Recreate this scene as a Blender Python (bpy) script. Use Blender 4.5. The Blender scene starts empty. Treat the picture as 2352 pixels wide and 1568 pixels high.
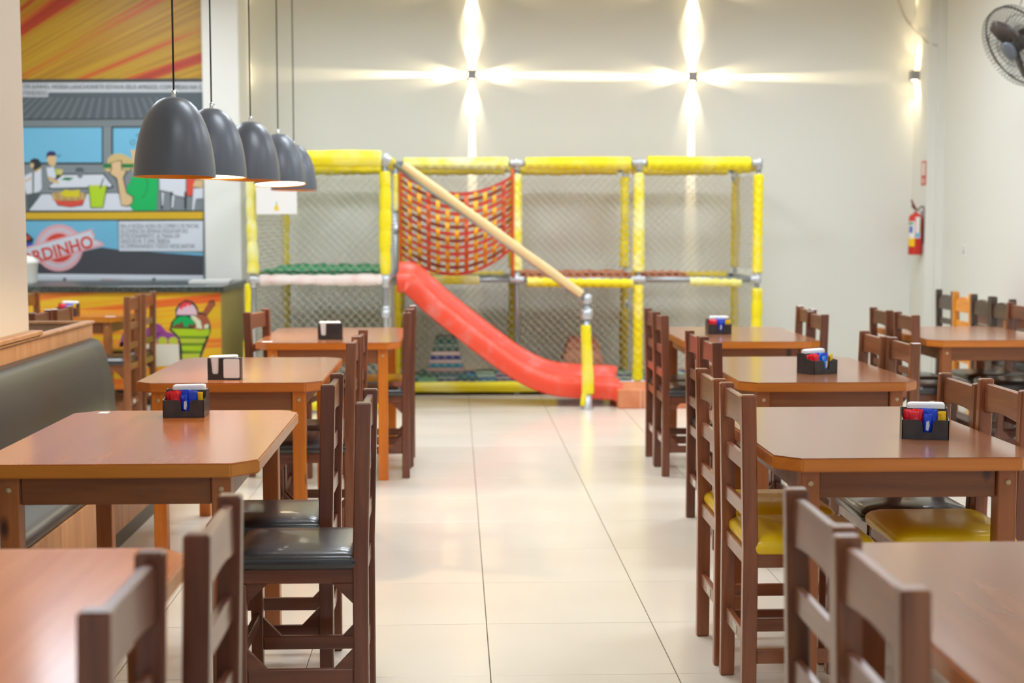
import bpy, bmesh, math, random
from mathutils import Vector, Matrix
random.seed(7)
S = bpy.context.scene
COL = S.collection
# ---------------------------------------------------------------- camera
cd = bpy.data.cameras.new('camera'); cam = bpy.data.objects.new('camera', cd); COL.objects.link(cam)
cam.location = (0, 0, 1.444)
cam.rotation_euler = (math.radians(90 - 4.677), 0, math.radians(-2.248))
cd.sensor_width = 36; cd.lens = 50.51; cd.clip_start = .05; cd.clip_end = 100
cd.dof.use_dof = True; cd.dof.focus_distance = 4.7; cd.dof.aperture_fstop = 2.9
S.camera = cam
# ---------------------------------------------------------------- world, light, exposure
S.view_settings.view_transform = 'Standard'; S.view_settings.look = 'None'
S.view_settings.gamma = 1; S.view_settings.use_curve_mapping = False
S.view_settings.exposure = 0.02
W = bpy.data.worlds.new('daylight'); S.world = W; W.use_nodes = True
W.node_tree.nodes['Background'].inputs[0].default_value = (.80, .90, 1, 1)
W.node_tree.nodes['Background'].inputs[1].default_value = .7
PANEL_W, PANEL_C = {.4: 8, 3.2: 17, 6.0: 34, 8.8: 50, 11.2: 34}, (.86, .955, 1.06)
PANELS = [(x, y) for y in (.4, 3.2, 6.0, 8.8, 11.2) for x in (-2.8, 0, 2.7)]
# ---------------------------------------------------------------- materials
def lin(c):
    return tuple(((v / 255) / 12.92 if v / 255 <= .04045 else ((v / 255 + .055) / 1.055) ** 2.4) for v in c) + (1,)
MATS = {}
def mat(name, col, rough=.5, metal=0, emit=None, es=1, coat=0, spec=.5, noise=None, bump=0, bscale=200, trans=0):
    if name in MATS: return MATS[name]
    m = bpy.data.materials.new(name); m.use_nodes = True; nt = m.node_tree; b = nt.nodes['Principled BSDF']
    c = lin(col); b.inputs['Base Color'].default_value = c
    b.inputs['Roughness'].default_value = rough; b.inputs['Metallic'].default_value = metal
    b.inputs['Specular IOR Level'].default_value = spec
    b.inputs['Coat Weight'].default_value = coat; b.inputs['Coat Roughness'].default_value = .12
    if emit: b.inputs['Emission Color'].default_value = lin(emit); b.inputs['Emission Strength'].default_value = es
    tc = nt.nodes.new('ShaderNodeTexCoord')
    if noise:
        c2, sc, lo, hi = noise
        n = nt.nodes.new('ShaderNodeTexNoise'); n.inputs['Scale'].default_value = sc; n.inputs['Detail'].default_value = 4
        r = nt.nodes.new('ShaderNodeValToRGB'); r.color_ramp.elements[0].position = lo; r.color_ramp.elements[1].position = hi
        r.color_ramp.elements[0].color = c; r.color_ramp.elements[1].color = lin(c2)
        nt.links.new(tc.outputs['Object'], n.inputs['Vector']); nt.links.new(n.outputs['Fac'], r.inputs['Fac'])
        nt.links.new(r.outputs['Color'], b.inputs['Base Color'])
    if bump:
        n = nt.nodes.new('ShaderNodeTexNoise'); n.inputs['Scale'].default_value = bscale
        bp = nt.nodes.new('ShaderNodeBump'); bp.inputs['Strength'].default_value = bump; bp.inputs['Distance'].default_value = .01
        nt.links.new(tc.outputs['Object'], n.inputs['Vector']); nt.links.new(n.outputs['Fac'], bp.inputs['Height'])
        nt.links.new(bp.outputs['Normal'], b.inputs['Normal'])
    MATS[name] = m
    return m
def wood(name, c1, c2, axis='x', rough=.3, coat=.3, fine=1.0, knots=False, var=.12, soft=False):
    if name in MATS: return MATS[name]
    m = bpy.data.materials.new(name); m.use_nodes = True; nt = m.node_tree; b = nt.nodes['Principled BSDF']
    tc = nt.nodes.new('ShaderNodeTexCoord'); oi = nt.nodes.new('ShaderNodeObjectInfo')
    add = nt.nodes.new('ShaderNodeVectorMath'); add.operation = 'ADD'
    comb = nt.nodes.new('ShaderNodeVectorMath'); comb.operation = 'SCALE'; comb.inputs['Scale'].default_value = 7
    cx = nt.nodes.new('ShaderNodeCombineXYZ')
    for k in range(3): nt.links.new(oi.outputs['Random'], cx.inputs[k])
    nt.links.new(cx.outputs[0], comb.inputs[0])
    nt.links.new(tc.outputs['Object'], add.inputs[0]); nt.links.new(comb.outputs[0], add.inputs[1])
    mp = nt.nodes.new('ShaderNodeMapping')
    sc = {'x': (1.2, 16, 16), 'y': (16, 1.2, 16), 'z': (16, 16, 1.2)}[axis]
    mp.inputs['Scale'].default_value = tuple(v * fine for v in sc)
    nt.links.new(add.outputs[0], mp.inputs['Vector'])
    n = nt.nodes.new('ShaderNodeTexNoise'); n.inputs['Scale'].default_value = 1.6; n.inputs['Detail'].default_value = 6
    n.inputs['Roughness'].default_value = .62; n.inputs['Distortion'].default_value = .5
    nt.links.new(mp.outputs[0], n.inputs['Vector'])
    r = nt.nodes.new('ShaderNodeValToRGB'); r.color_ramp.elements[0].position = .3; r.color_ramp.elements[1].position = .72
    r.color_ramp.elements[0].color = lin(c1); r.color_ramp.elements[1].color = lin(c2)
    nt.links.new(n.outputs['Fac'], r.inputs['Fac'])
    hs = nt.nodes.new('ShaderNodeHueSaturation')
    mr = nt.nodes.new('ShaderNodeMapRange'); mr.inputs['To Min'].default_value = 1 - var; mr.inputs['To Max'].default_value = 1 + var
    nt.links.new(oi.outputs['Random'], mr.inputs['Value']); nt.links.new(mr.outputs[0], hs.inputs['Value'])
    nt.links.new(r.outputs[0], hs.inputs['Color'])
    last = hs.outputs[0]
    if knots:
        v = nt.nodes.new('ShaderNodeTexVoronoi'); v.inputs['Scale'].default_value = 3.0
        mp2 = nt.nodes.new('ShaderNodeMapping'); mp2.inputs['Scale'].default_value = (2.2, 2.2, .9)
        nt.links.new(add.outputs[0], mp2.inputs['Vector']); nt.links.new(mp2.outputs[0], v.inputs['Vector'])
        kr = nt.nodes.new('ShaderNodeValToRGB'); kr.color_ramp.elements[0].position = .07; kr.color_ramp.elements[1].position = .13
        kr.color_ramp.elements[0].color = (1, 1, 1, 1); kr.color_ramp.elements[1].color = (0, 0, 0, 1)
        nt.links.new(v.outputs['Distance'], kr.inputs['Fac'])
        mx = nt.nodes.new('ShaderNodeMix'); mx.data_type = 'RGBA'; mx.inputs['B'].default_value = lin((70, 35, 18))
        nt.links.new(kr.outputs[0], mx.inputs['Factor']); nt.links.new(last, mx.inputs['A']); last = mx.outputs['Result']
    nt.links.new(last, b.inputs['Base Color'])
    b.inputs['Roughness'].default_value = rough; b.inputs['Coat Weight'].default_value = coat; b.inputs['Coat Roughness'].default_value = .15
    if soft:
        n.inputs['Detail'].default_value = 2; n.inputs['Distortion'].default_value = .2; r.color_ramp.elements[0].position = .15; r.color_ramp.elements[1].position = .85
        MATS[name] = m; return m
    bp = nt.nodes.new('ShaderNodeBump'); bp.inputs['Strength'].default_value = .08; bp.inputs['Distance'].default_value = .004
    nt.links.new(n.outputs['Fac'], bp.inputs['Height']); nt.links.new(bp.outputs[0], b.inputs['Normal'])
    MATS[name] = m
    return m
# ---------------------------------------------------------------- mesh builder
class MB:
    def __init__(s): s.v = []; s.f = []; s.m = []; s.cur = 0; s.sm = []; s.smooth = False
    def face(s, idx): s.f.append(tuple(idx)); s.m.append(s.cur); s.sm.append(s.smooth)
    def box(s, x0, x1, y0, y1, z0, z1):
        b = len(s.v)
        s.v += [(x0, y0, z0), (x1, y0, z0), (x1, y1, z0), (x0, y1, z0), (x0, y0, z1), (x1, y0, z1), (x1, y1, z1), (x0, y1, z1)]
        for q in ((0, 3, 2, 1), (4, 5, 6, 7), (0, 1, 5, 4), (1, 2, 6, 5), (2, 3, 7, 6), (3, 0, 4, 7)): s.face([b + k for k in q])
        return s
    def cbox(s, c, d):
        return s.box(c[0] - d[0] / 2, c[0] + d[0] / 2, c[1] - d[1] / 2, c[1] + d[1] / 2, c[2] - d[2] / 2, c[2] + d[2] / 2)
    def prism(s, pts, axis, a, b):
        """pts 2D polygon; extruded along axis from a to b. axis x:(y,z) y:(x,z) z:(x,y)"""
        n = len(pts); o = len(s.v)
        for t in (a, b):
            for p, q in pts:
                s.v.append({'x': (t, p, q), 'y': (p, t, q), 'z': (p, q, t)}[axis])
        s.face([o + k for k in range(n)][::-1]); s.face([o + n + k for k in range(n)])
        for k in range(n): s.face([o + k, o + (k + 1) % n, o + n + (k + 1) % n, o + n + k])
        return s
    def rings(s, rings, cap=True):
        """list of rings (lists of 3D points of equal length)"""
        o = len(s.v); n = len(rings[0])
        for r in rings: s.v += [tuple(p) for p in r]
        for i in range(len(rings) - 1):
            for k in range(n):
                s.face([o + i * n + k, o + i * n + (k + 1) % n, o + (i + 1) * n + (k + 1) % n, o + (i + 1) * n + k])
        if cap:
            s.face([o + k for k in range(n)][::-1]); s.face([o + (len(rings) - 1) * n + k for k in range(n)])
        return s
    def lathe(s, prof, c=(0, 0, 0), n=32, cap=False):
        rr = [[(c[0] + r * math.cos(2 * math.pi * k / n), c[1] + r * math.sin(2 * math.pi * k / n), c[2] + z) for k in range(n)] for r, z in prof]
        return s.rings(rr, cap)
    def tube(s, pts, r, n=8, cap=True, rf=None):
        pts = [Vector(p) for p in pts]; rr = []
        up = None
        for i, p in enumerate(pts):
            d = (pts[min(i + 1, len(pts) - 1)] - pts[max(i - 1, 0)]).normalized()
            if up is None:
                up = Vector((0, 0, 1)) if abs(d.z) < .9 else Vector((1, 0, 0))
            a = d.cross(up).normalized(); b = a.cross(d).normalized(); up = b
            q = []
            for k in range(n):
                t = 2 * math.pi * k / n; rad = rf(i, t) if rf else r
                q.append(p + a * rad * math.cos(t) + b * rad * math.sin(t))
            rr.append(q)
        return s.rings(rr, cap)
    def mesh(s, name, mats, bevel=0, seg=1, sharp=None):
        me = bpy.data.meshes.new(name); me.from_pydata(s.v, [], s.f)
        if not isinstance(mats, (list, tuple)): mats = [mats]
        for m in mats: me.materials.append(m)
        me.polygons.foreach_set('material_index', s.m); me.polygons.foreach_set('use_smooth', s.sm)
        bm = bmesh.new(); bm.from_mesh(me); bmesh.ops.recalc_face_normals(bm, faces=bm.faces)
        if bevel: bmesh.ops.bevel(bm, geom=list(bm.edges), offset=bevel, segments=seg, affect='EDGES', clamp_overlap=True)
        bm.to_mesh(me); bm.free(); me.update()
        return me
    def build(s, name, mats, parent=None, bevel=0, seg=1, **kw):
        me = s.mesh(name, mats, bevel, seg)
        return obj(name, me, parent, **kw)
def obj(name, me, parent=None, **kw):
    o = bpy.data.objects.new(name, me); COL.objects.link(o)
    if parent: o.parent = parent
    for k, v in kw.items(): o[k] = v
    return o
def thing(name, label, cat, loc=(0, 0, 0), rz=0, group=None):
    o = bpy.data.objects.new(name, None); COL.objects.link(o); o.location = loc; o.rotation_euler = (0, 0, rz)
    o.empty_display_size = .1
    o['label'] = label; o['category'] = cat
    if group: o['group'] = group
    return o
def dup(root, loc, rz, label, group=None, scale=1, swap=None):
    r = root.copy(); COL.objects.link(r); r.location = loc; r.rotation_euler = (0, 0, rz); r['label'] = label
    r.scale = (1, 1, scale)
    if group: r['group'] = group
    for ch in list(root.children):
        c = ch.copy(); COL.objects.link(c); c.parent = r
        for g in list(ch.children):
            d = g.copy(); COL.objects.link(d); d.parent = c
    return r
PI = math.pi
# ---------------------------------------------------------------- structure
Mwall = mat('wall_paint', (229, 229, 221), .85, bump=.05, bscale=90, spec=.25)
Mcol = mat('column_paint', (206, 192, 174), .8, spec=.25)
Mwhite = mat('white_paint', (236, 236, 230), .6)
Mceil = mat('ceiling_bounce_tint', (214, 196, 160), .9)  # unseen ceiling, tinted tan so its bounce light warms the upper walls
Mgrout = mat('grout', (120, 108, 92), .9)
def tilemat():
    m = bpy.data.materials.new('porcelain'); m.use_nodes = True; nt = m.node_tree; b = nt.nodes['Principled BSDF']
    tc = nt.nodes.new('ShaderNodeTexCoord'); n = nt.nodes.new('ShaderNodeTexNoise'); n.inputs['Scale'].default_value = 2.2; n.inputs['Detail'].default_value = 5
    r = nt.nodes.new('ShaderNodeValToRGB'); r.color_ramp.elements[0].color = lin((228, 216, 198)); r.color_ramp.elements[1].color = lin((238, 229, 214))
    nt.links.new(tc.outputs['Object'], n.inputs['Vector']); nt.links.new(n.outputs['Fac'], r.inputs['Fac']); nt.links.new(r.outputs[0], b.inputs['Base Color'])
    b.inputs['Roughness'].default_value = .2; b.inputs['Specular IOR Level'].default_value = .5
    return m
Mtile = tilemat()
def struct(name, mb, mats, parent=None, bevel=0):
    o = mb.build(name, mats, parent, bevel)
    if not parent: o['kind'] = 'structure'
    return o
floor = struct('floor', MB().box(-4.8, 4.8, -2.5, 13.6, -.12, -.004), Mgrout)
X0, Y0, TS = .108, 4.504, .6
tl = MB(); tl.box(-.2985, .2985, -.299, .299, -.03, 0); tme = tl.mesh('tile', Mtile, bevel=.0012)
rest = MB(); nt_ = 0
for j in range(-12, 15):
    for i in range(-9, 8):
        cx, cy = X0 + TS * (i + .5), Y0 + TS * (j + .5)
        if abs(cx) > 4.8 or cy > 13.5: continue
        if cy > 1.9 and -0.36 * cy - .45 < cx < .42 * cy + .45:
            t = obj('tile', tme, floor); t.location = (cx, cy, 0); nt_ += 1
        else: rest.box(cx - .2985, cx + .2985, cy - .2993, cy + .2993, -.03, 0)
rest.build('tile_field', Mtile, floor, kind='stuff')
print('tiles', nt_)
struct('ceiling', MB().box(-4.9, 4.9, -2.5, 13.7, 4.6, 4.7), Mceil)
struct('wall_back', MB().box(-4.9, 4.9, 13.4, 13.6, -.1, 4.6), Mwall)
struct('wall_right', MB().box(4.42, 4.62, -2.5, 13.4, -.1, 4.6), Mwall)
struct('wall_left', MB().box(-4.9, -4.7, -2.5, 13.4, -.1, 4.6), Mwall)
struct('pillar_right', MB().box(4.28, 4.36, 12.98, 13.4, 0, 4.6).box(4.36, 4.42, 12.93, 13.4, 0, 4.6), Mwall)
struct('wall_service', MB().box(-4.7, -2.19, 12.745, 13.4, 0, 4.6), Mwhite)
struct('pillar_service', MB().box(-2.19, -1.875, 12.70, 13.4, 0, 4.6), Mwhite, bevel=.004)
struct('column_front', MB().box(-2.7, -1.942, .4, 6.61, 0, 4.6), Mcol, bevel=.006)
# ceiling lamps (outside the frame, they light the room)
pm = MB(); pm.box(-.6, .6, -.3, .3, 0, .05).box(-.003, .003, -.003, .003, .05, .9)
pme = pm.mesh('lamp_housing', mat('lamp_white', (240, 240, 240), .5), bevel=.004)
dm = MB().box(-.57, .57, -.27, .27, -.006, -.001); dme = dm.mesh('diffuser', mat('diffuser', (255, 255, 255), .5, emit=(246, 250, 255), es=2.5))
for i, (x, y) in enumerate(PANELS):
    t = thing('ceiling_panel_lamp', 'flat white lamp panel hung under the ceiling', 'lamp', (x, y, 3.7), 0, 'hanging ceiling lamp panels')
    obj('housing', pme, t); obj('diffuser', dme, t)
    ld = bpy.data.lights.new('panel_light', 'AREA'); ld.shape = 'RECTANGLE'; ld.size = 1.1; ld.size_y = .5; ld.energy = PANEL_W[y]; ld.color = PANEL_C; ld.spread = math.radians(172)
    lo = bpy.data.objects.new('panel_light', ld); COL.objects.link(lo); lo.parent = t; lo.location = (0, 0, -.02)
# ---------------------------------------------------------------- flat prints
C = dict(mgrey=(128, 138, 143), mgrey2=(118, 128, 132), dgrey=(82, 92, 98), lgrey2=(104, 112, 118), black=(62, 66, 62), mblack=(38, 44, 48), capt=(196, 200, 206),
 white=(214, 220, 230), white2=(200, 208, 218), white3=(226, 222, 206), sky=(112, 184, 216), skin=(216, 186, 140), gold=(190, 150, 50), navy=(44, 40, 92), navy2=(40, 80, 190), teal=(50, 140, 170),
 lime2=(190, 205, 60), lime=(176, 212, 30), dlime=(110, 150, 30), dgreen=(20, 120, 60), green=(0, 178, 92), tan=(180, 150, 95), yellow=(214, 200, 30), red=(220, 76, 58), bun=(204, 180, 122),
 gband=(216, 176, 34), asph=(68, 70, 78), brick=(160, 84, 66), pink2=(226, 168, 176), pink=(222, 180, 190), stred=(216, 66, 46), purple=(150, 70, 150), brown=(120, 78, 52), brown2=(170, 92, 62), cream=(226, 232, 200),
 pinkl=(236, 200, 216), rred=(240, 70, 84))
MURAL=[
('diner_print','mgrey',[-4.526,2.669,-2.186,2.689,-2.206,1.550,-4.562,1.538]),
('diner_print','black',[-4.525,2.684,-2.186,2.704,-2.187,2.674,-4.526,2.654]),
('caption_strip','capt',[-4.526,2.654,-2.187,2.674,-2.188,2.588,-3.521,2.580,-3.526,2.542,-4.530,2.535]),
('diner_print','dgrey',[-4.530,2.531,-3.522,2.539,-3.518,2.576,-2.188,2.584,-2.192,2.359,-4.536,2.338]),
('diner_print','lgrey2',[-4.536,2.338,-4.507,2.338,-4.134,2.533,-4.157,2.533]),
('diner_print','lgrey2',[-4.458,2.338,-4.429,2.338,-4.075,2.533,-4.097,2.533]),
('diner_print','lgrey2',[-4.380,2.338,-4.351,2.338,-4.016,2.533,-4.038,2.533]),
('diner_print','lgrey2',[-4.302,2.338,-4.273,2.338,-3.956,2.533,-3.979,2.533]),
('diner_print','lgrey2',[-4.224,2.338,-4.195,2.338,-3.897,2.534,-3.920,2.533]),
('diner_print','lgrey2',[-4.146,2.339,-4.117,2.339,-3.838,2.534,-3.860,2.534]),
('diner_print','lgrey2',[-4.068,2.339,-4.038,2.339,-3.778,2.534,-3.801,2.534]),
('diner_print','lgrey2',[-3.990,2.339,-3.960,2.339,-3.719,2.534,-3.741,2.534]),
('diner_print','lgrey2',[-3.912,2.339,-3.882,2.339,-3.659,2.534,-3.682,2.534]),
('diner_print','lgrey2',[-3.833,2.339,-3.804,2.340,-3.600,2.535,-3.623,2.534]),
('diner_print','lgrey2',[-3.755,2.340,-3.725,2.340,-3.541,2.535,-3.563,2.535]),
('diner_print','lgrey2',[-3.677,2.340,-3.647,2.340,-3.481,2.535,-3.504,2.535]),
('diner_print','lgrey2',[-3.598,2.340,-3.569,2.340,-3.422,2.535,-3.444,2.535]),
('diner_print','lgrey2',[-3.520,2.340,-3.490,2.340,-3.362,2.535,-3.385,2.535]),
('diner_print','lgrey2',[-3.442,2.341,-3.412,2.341,-3.303,2.536,-3.325,2.535]),
('diner_print','lgrey2',[-3.363,2.341,-3.333,2.341,-3.243,2.536,-3.266,2.536]),
('diner_print','lgrey2',[-3.285,2.341,-3.255,2.341,-3.183,2.536,-3.206,2.536]),
('diner_print','lgrey2',[-3.206,2.341,-3.176,2.341,-3.124,2.536,-3.146,2.536]),
('diner_print','lgrey2',[-3.127,2.341,-3.097,2.342,-3.064,2.536,-3.087,2.536]),
('diner_print','lgrey2',[-3.049,2.342,-3.019,2.342,-3.004,2.537,-3.027,2.536]),
('diner_print','lgrey2',[-2.970,2.342,-2.940,2.342,-2.945,2.537,-2.968,2.537]),
('diner_print','lgrey2',[-2.891,2.342,-2.861,2.342,-2.885,2.537,-2.908,2.537]),
('diner_print','lgrey2',[-2.813,2.342,-2.783,2.342,-2.825,2.537,-2.848,2.537]),
('diner_print','lgrey2',[-2.734,2.343,-2.704,2.343,-2.766,2.537,-2.788,2.537]),
('diner_print','lgrey2',[-2.655,2.343,-2.625,2.343,-2.706,2.538,-2.729,2.538]),
('diner_print','lgrey2',[-2.576,2.343,-2.546,2.343,-2.646,2.538,-2.669,2.538]),
('diner_print','lgrey2',[-2.497,2.343,-2.467,2.343,-2.586,2.538,-2.609,2.538]),
('diner_print','lgrey2',[-2.418,2.343,-2.388,2.344,-2.526,2.538,-2.549,2.538]),
('diner_print','lgrey2',[-2.339,2.344,-2.309,2.344,-2.467,2.538,-2.489,2.538]),
('diner_print','lgrey2',[-2.260,2.344,-2.230,2.344,-2.407,2.539,-2.429,2.539]),
('diner_print','mblack',[-4.536,2.345,-2.192,2.363,-2.192,2.355,-4.537,2.334]),
('diner_print','mgrey2',[-4.537,2.334,-2.192,2.352,-2.193,2.288,-4.539,2.270]),
('diner_print','mblack',[-4.538,2.282,-3.058,2.285,-3.065,1.962,-4.549,1.960]),
('diner_print','sky',[-4.539,2.270,-3.069,2.278,-3.076,1.977,-4.548,1.975]),
('diner_print','mblack',[-2.986,2.289,-2.295,2.295,-2.301,1.971,-2.993,1.970]),
('diner_print','sky',[-2.972,2.274,-2.310,2.280,-2.316,1.971,-2.978,1.970]),
('diner_print','mblack',[-2.744,2.211,-2.745,2.207,-2.747,2.203,-2.749,2.200,-2.753,2.197,-2.757,2.196,-2.762,2.196,-2.766,2.197,-2.769,2.200,-2.772,2.203,-2.774,2.207,-2.774,2.211,-2.773,2.215,-2.772,2.219,-2.769,2.222,-2.765,2.225,-2.761,2.226,-2.757,2.226,-2.753,2.225,-2.749,2.222,-2.746,2.219,-2.745,2.215]),
('diner_print','sky',[-2.749,2.211,-2.749,2.208,-2.750,2.205,-2.752,2.203,-2.755,2.201,-2.758,2.201,-2.761,2.201,-2.764,2.201,-2.766,2.203,-2.768,2.205,-2.769,2.208,-2.770,2.211,-2.769,2.214,-2.768,2.217,-2.766,2.219,-2.763,2.221,-2.760,2.221,-2.757,2.221,-2.754,2.221,-2.752,2.219,-2.750,2.217,-2.749,2.214]),
('diner_print','mblack',[-2.783,2.151,-2.784,2.144,-2.787,2.139,-2.791,2.134,-2.796,2.130,-2.803,2.128,-2.809,2.128,-2.815,2.130,-2.821,2.134,-2.825,2.138,-2.827,2.144,-2.828,2.151,-2.827,2.157,-2.824,2.163,-2.820,2.168,-2.814,2.171,-2.808,2.173,-2.802,2.173,-2.796,2.171,-2.790,2.168,-2.786,2.163,-2.784,2.157]),
('diner_print','sky',[-2.787,2.151,-2.788,2.146,-2.790,2.141,-2.794,2.137,-2.798,2.134,-2.803,2.133,-2.808,2.133,-2.813,2.134,-2.818,2.137,-2.821,2.141,-2.823,2.146,-2.823,2.151,-2.823,2.156,-2.820,2.160,-2.817,2.164,-2.813,2.167,-2.808,2.169,-2.802,2.169,-2.798,2.167,-2.793,2.164,-2.790,2.161,-2.788,2.156]),
('diner_print','white',[-3.743,1.861,-3.669,1.896,-3.656,1.896,-3.599,1.931,-3.599,1.749,-3.630,1.714,-3.730,1.701,-3.746,1.749]),
('diner_print','mblack',[-3.692,1.995,-3.657,2.013,-3.618,2.004,-3.594,1.961,-3.607,1.935,-3.655,1.909,-3.672,1.922,-3.688,1.965]),
('diner_print','skin',[-3.692,1.969,-3.662,1.969,-3.661,1.944,-3.674,1.922,-3.693,1.943]),
('diner_print','gold',[-3.660,1.905,-3.603,1.937,-3.600,1.926,-3.655,1.890]),
('diner_print','mblack',[-3.675,1.896,-3.662,1.896,-3.672,1.619,-3.682,1.619]),
('diner_print','skin',[-3.739,1.818,-3.687,1.853,-3.683,1.835,-3.735,1.805]),
('diner_print','dgrey',[-3.734,1.701,-3.609,1.723,-3.689,1.602,-3.729,1.562]),
('diner_print','mblack',[-3.535,1.749,-3.467,1.879,-3.058,1.884,-2.978,1.767,-3.000,1.754,-3.513,1.749]),
('diner_print','white',[-3.530,1.771,-3.416,1.868,-3.067,1.873,-2.995,1.780,-3.004,1.767,-3.517,1.756]),
('diner_print','white',[-3.554,1.931,-3.491,1.939,-3.472,1.870,-3.477,1.836,-3.545,1.857]),
('diner_print','skin',[-3.549,2.030,-3.463,2.035,-3.469,1.970,-3.491,1.937,-3.525,1.952,-3.548,1.991]),
('diner_print','navy',[-3.552,2.004,-3.548,2.056,-3.522,2.075,-3.479,2.071,-3.463,2.035,-3.536,2.032]),
('diner_print','teal',[-3.463,2.037,-3.424,2.045,-3.433,2.025,-3.461,2.025]),
('diner_print','skin',[-3.545,1.857,-3.502,1.840,-3.443,1.810,-3.461,1.792,-3.529,1.814]),
('diner_print','lime2',[-3.477,1.922,-3.410,1.914,-3.424,1.870,-3.467,1.870]),
('diner_print','skin',[-3.416,1.896,-3.417,1.891,-3.419,1.886,-3.423,1.882,-3.427,1.879,-3.432,1.877,-3.437,1.877,-3.442,1.879,-3.446,1.882,-3.450,1.886,-3.452,1.891,-3.452,1.896,-3.451,1.902,-3.449,1.907,-3.446,1.911,-3.441,1.914,-3.436,1.916,-3.431,1.916,-3.426,1.914,-3.422,1.911,-3.419,1.907,-3.417,1.902]),
('diner_print','dgreen',[-3.430,1.829,-3.395,1.848,-3.319,1.844,-3.361,1.819]),
('diner_print','dgrey',[-3.232,1.910,-3.233,1.903,-3.238,1.897,-3.245,1.892,-3.254,1.888,-3.264,1.886,-3.274,1.886,-3.284,1.888,-3.293,1.891,-3.299,1.897,-3.304,1.903,-3.305,1.909,-3.303,1.916,-3.299,1.922,-3.292,1.927,-3.283,1.931,-3.273,1.933,-3.262,1.933,-3.253,1.931,-3.244,1.928,-3.237,1.922,-3.233,1.916]),
('diner_print','mgrey2',[-3.299,1.896,-3.238,1.897,-3.246,1.849,-3.266,1.836,-3.291,1.858]),
('diner_print','mblack',[-3.729,1.554,-3.605,1.710,-2.941,1.717,-2.784,1.556]),
('diner_print','white',[-3.714,1.560,-3.601,1.701,-2.943,1.711,-2.797,1.561]),
('diner_print','mblack',[-3.525,1.706,-3.208,1.710,-3.250,1.602,-3.354,1.587,-3.465,1.602]),
('diner_print','tan',[-3.517,1.704,-3.462,1.723,-3.264,1.723,-3.217,1.706,-3.232,1.645,-3.499,1.645]),
('diner_print','skin',[-3.510,1.710,-3.501,1.712,-3.481,1.654,-3.490,1.652]),
('diner_print','gold',[-3.478,1.710,-3.469,1.712,-3.452,1.654,-3.461,1.652]),
('diner_print','skin',[-3.445,1.710,-3.437,1.712,-3.423,1.654,-3.431,1.652]),
('diner_print','gold',[-3.413,1.710,-3.404,1.712,-3.393,1.654,-3.402,1.652]),
('diner_print','skin',[-3.381,1.710,-3.372,1.712,-3.364,1.654,-3.373,1.652]),
('diner_print','gold',[-3.349,1.710,-3.340,1.712,-3.335,1.654,-3.343,1.652]),
('diner_print','skin',[-3.316,1.710,-3.308,1.712,-3.305,1.654,-3.314,1.652]),
('diner_print','gold',[-3.284,1.710,-3.275,1.712,-3.276,1.654,-3.285,1.652]),
('diner_print','skin',[-3.252,1.710,-3.243,1.712,-3.247,1.654,-3.256,1.652]),
('diner_print','yellow',[-3.439,1.714,-3.393,1.743,-3.350,1.732,-3.272,1.743,-3.274,1.676,-3.412,1.680]),
('diner_print','red',[-3.496,1.654,-3.430,1.641,-3.301,1.643,-3.231,1.660,-3.258,1.608,-3.354,1.592,-3.457,1.607]),
('diner_print','mblack',[-3.198,1.778,-3.030,1.776,-3.071,1.580,-3.183,1.580]),
('diner_print','lime',[-3.192,1.775,-3.039,1.771,-3.077,1.587,-3.177,1.587]),
('diner_print','lime2',[-3.039,1.767,-3.042,1.763,-3.051,1.759,-3.066,1.756,-3.084,1.753,-3.105,1.752,-3.127,1.752,-3.148,1.753,-3.166,1.756,-3.180,1.759,-3.189,1.763,-3.192,1.767,-3.189,1.771,-3.180,1.775,-3.166,1.778,-3.147,1.780,-3.126,1.781,-3.104,1.781,-3.083,1.780,-3.065,1.778,-3.051,1.775,-3.042,1.771]),
('diner_print','dgrey',[-3.100,1.754,-3.067,1.845,-3.059,1.841,-3.087,1.752]),
('diner_print','green',[-2.819,1.853,-2.590,1.853,-2.611,1.558,-2.814,1.558,-2.873,1.641,-2.863,1.762,-2.831,1.815]),
('diner_print','dgreen',[-2.713,1.879,-2.702,1.866,-2.693,1.849,-2.687,1.829,-2.683,1.807,-2.681,1.785,-2.683,1.762,-2.687,1.739,-2.694,1.719,-2.703,1.701,-2.714,1.686,-2.726,1.676,-2.740,1.669,-2.741,1.677,-2.729,1.683,-2.718,1.693,-2.708,1.706,-2.700,1.723,-2.694,1.742,-2.690,1.763,-2.689,1.784,-2.690,1.806,-2.694,1.826,-2.700,1.844,-2.708,1.860,-2.717,1.873]),
('diner_print','skin',[-2.829,2.088,-2.750,2.083,-2.754,1.932,-2.794,1.880,-2.811,1.897,-2.817,2.053]),
('diner_print','bun',[-3.028,1.970,-3.025,2.009,-2.981,2.048,-2.907,2.055,-2.835,2.023,-2.797,1.966,-2.806,1.958]),
('diner_print','dgreen',[-3.060,1.966,-2.797,1.966,-2.798,1.932,-3.061,1.927]),
('diner_print','bun',[-3.061,1.927,-2.806,1.932,-2.863,1.897,-3.036,1.897]),
('diner_print','mblack',[-3.000,1.975,-2.947,1.992,-2.900,1.997,-2.902,1.914,-2.854,1.910,-2.890,1.845,-2.863,1.715,-2.807,1.680,-2.813,1.628,-2.857,1.591,-2.917,1.602,-2.955,1.836,-3.010,1.880,-2.996,1.923]),
('diner_print','skin',[-2.993,1.971,-2.952,1.986,-2.909,1.990,-2.908,1.910,-2.865,1.906,-2.897,1.845,-2.869,1.711,-2.816,1.676,-2.819,1.630,-2.861,1.600,-2.913,1.608,-2.946,1.841,-3.004,1.880,-2.988,1.923]),
('diner_print','white',[-2.581,1.852,-2.354,1.853,-2.357,1.677,-2.447,1.693,-2.483,1.720,-2.578,1.741]),
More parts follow.
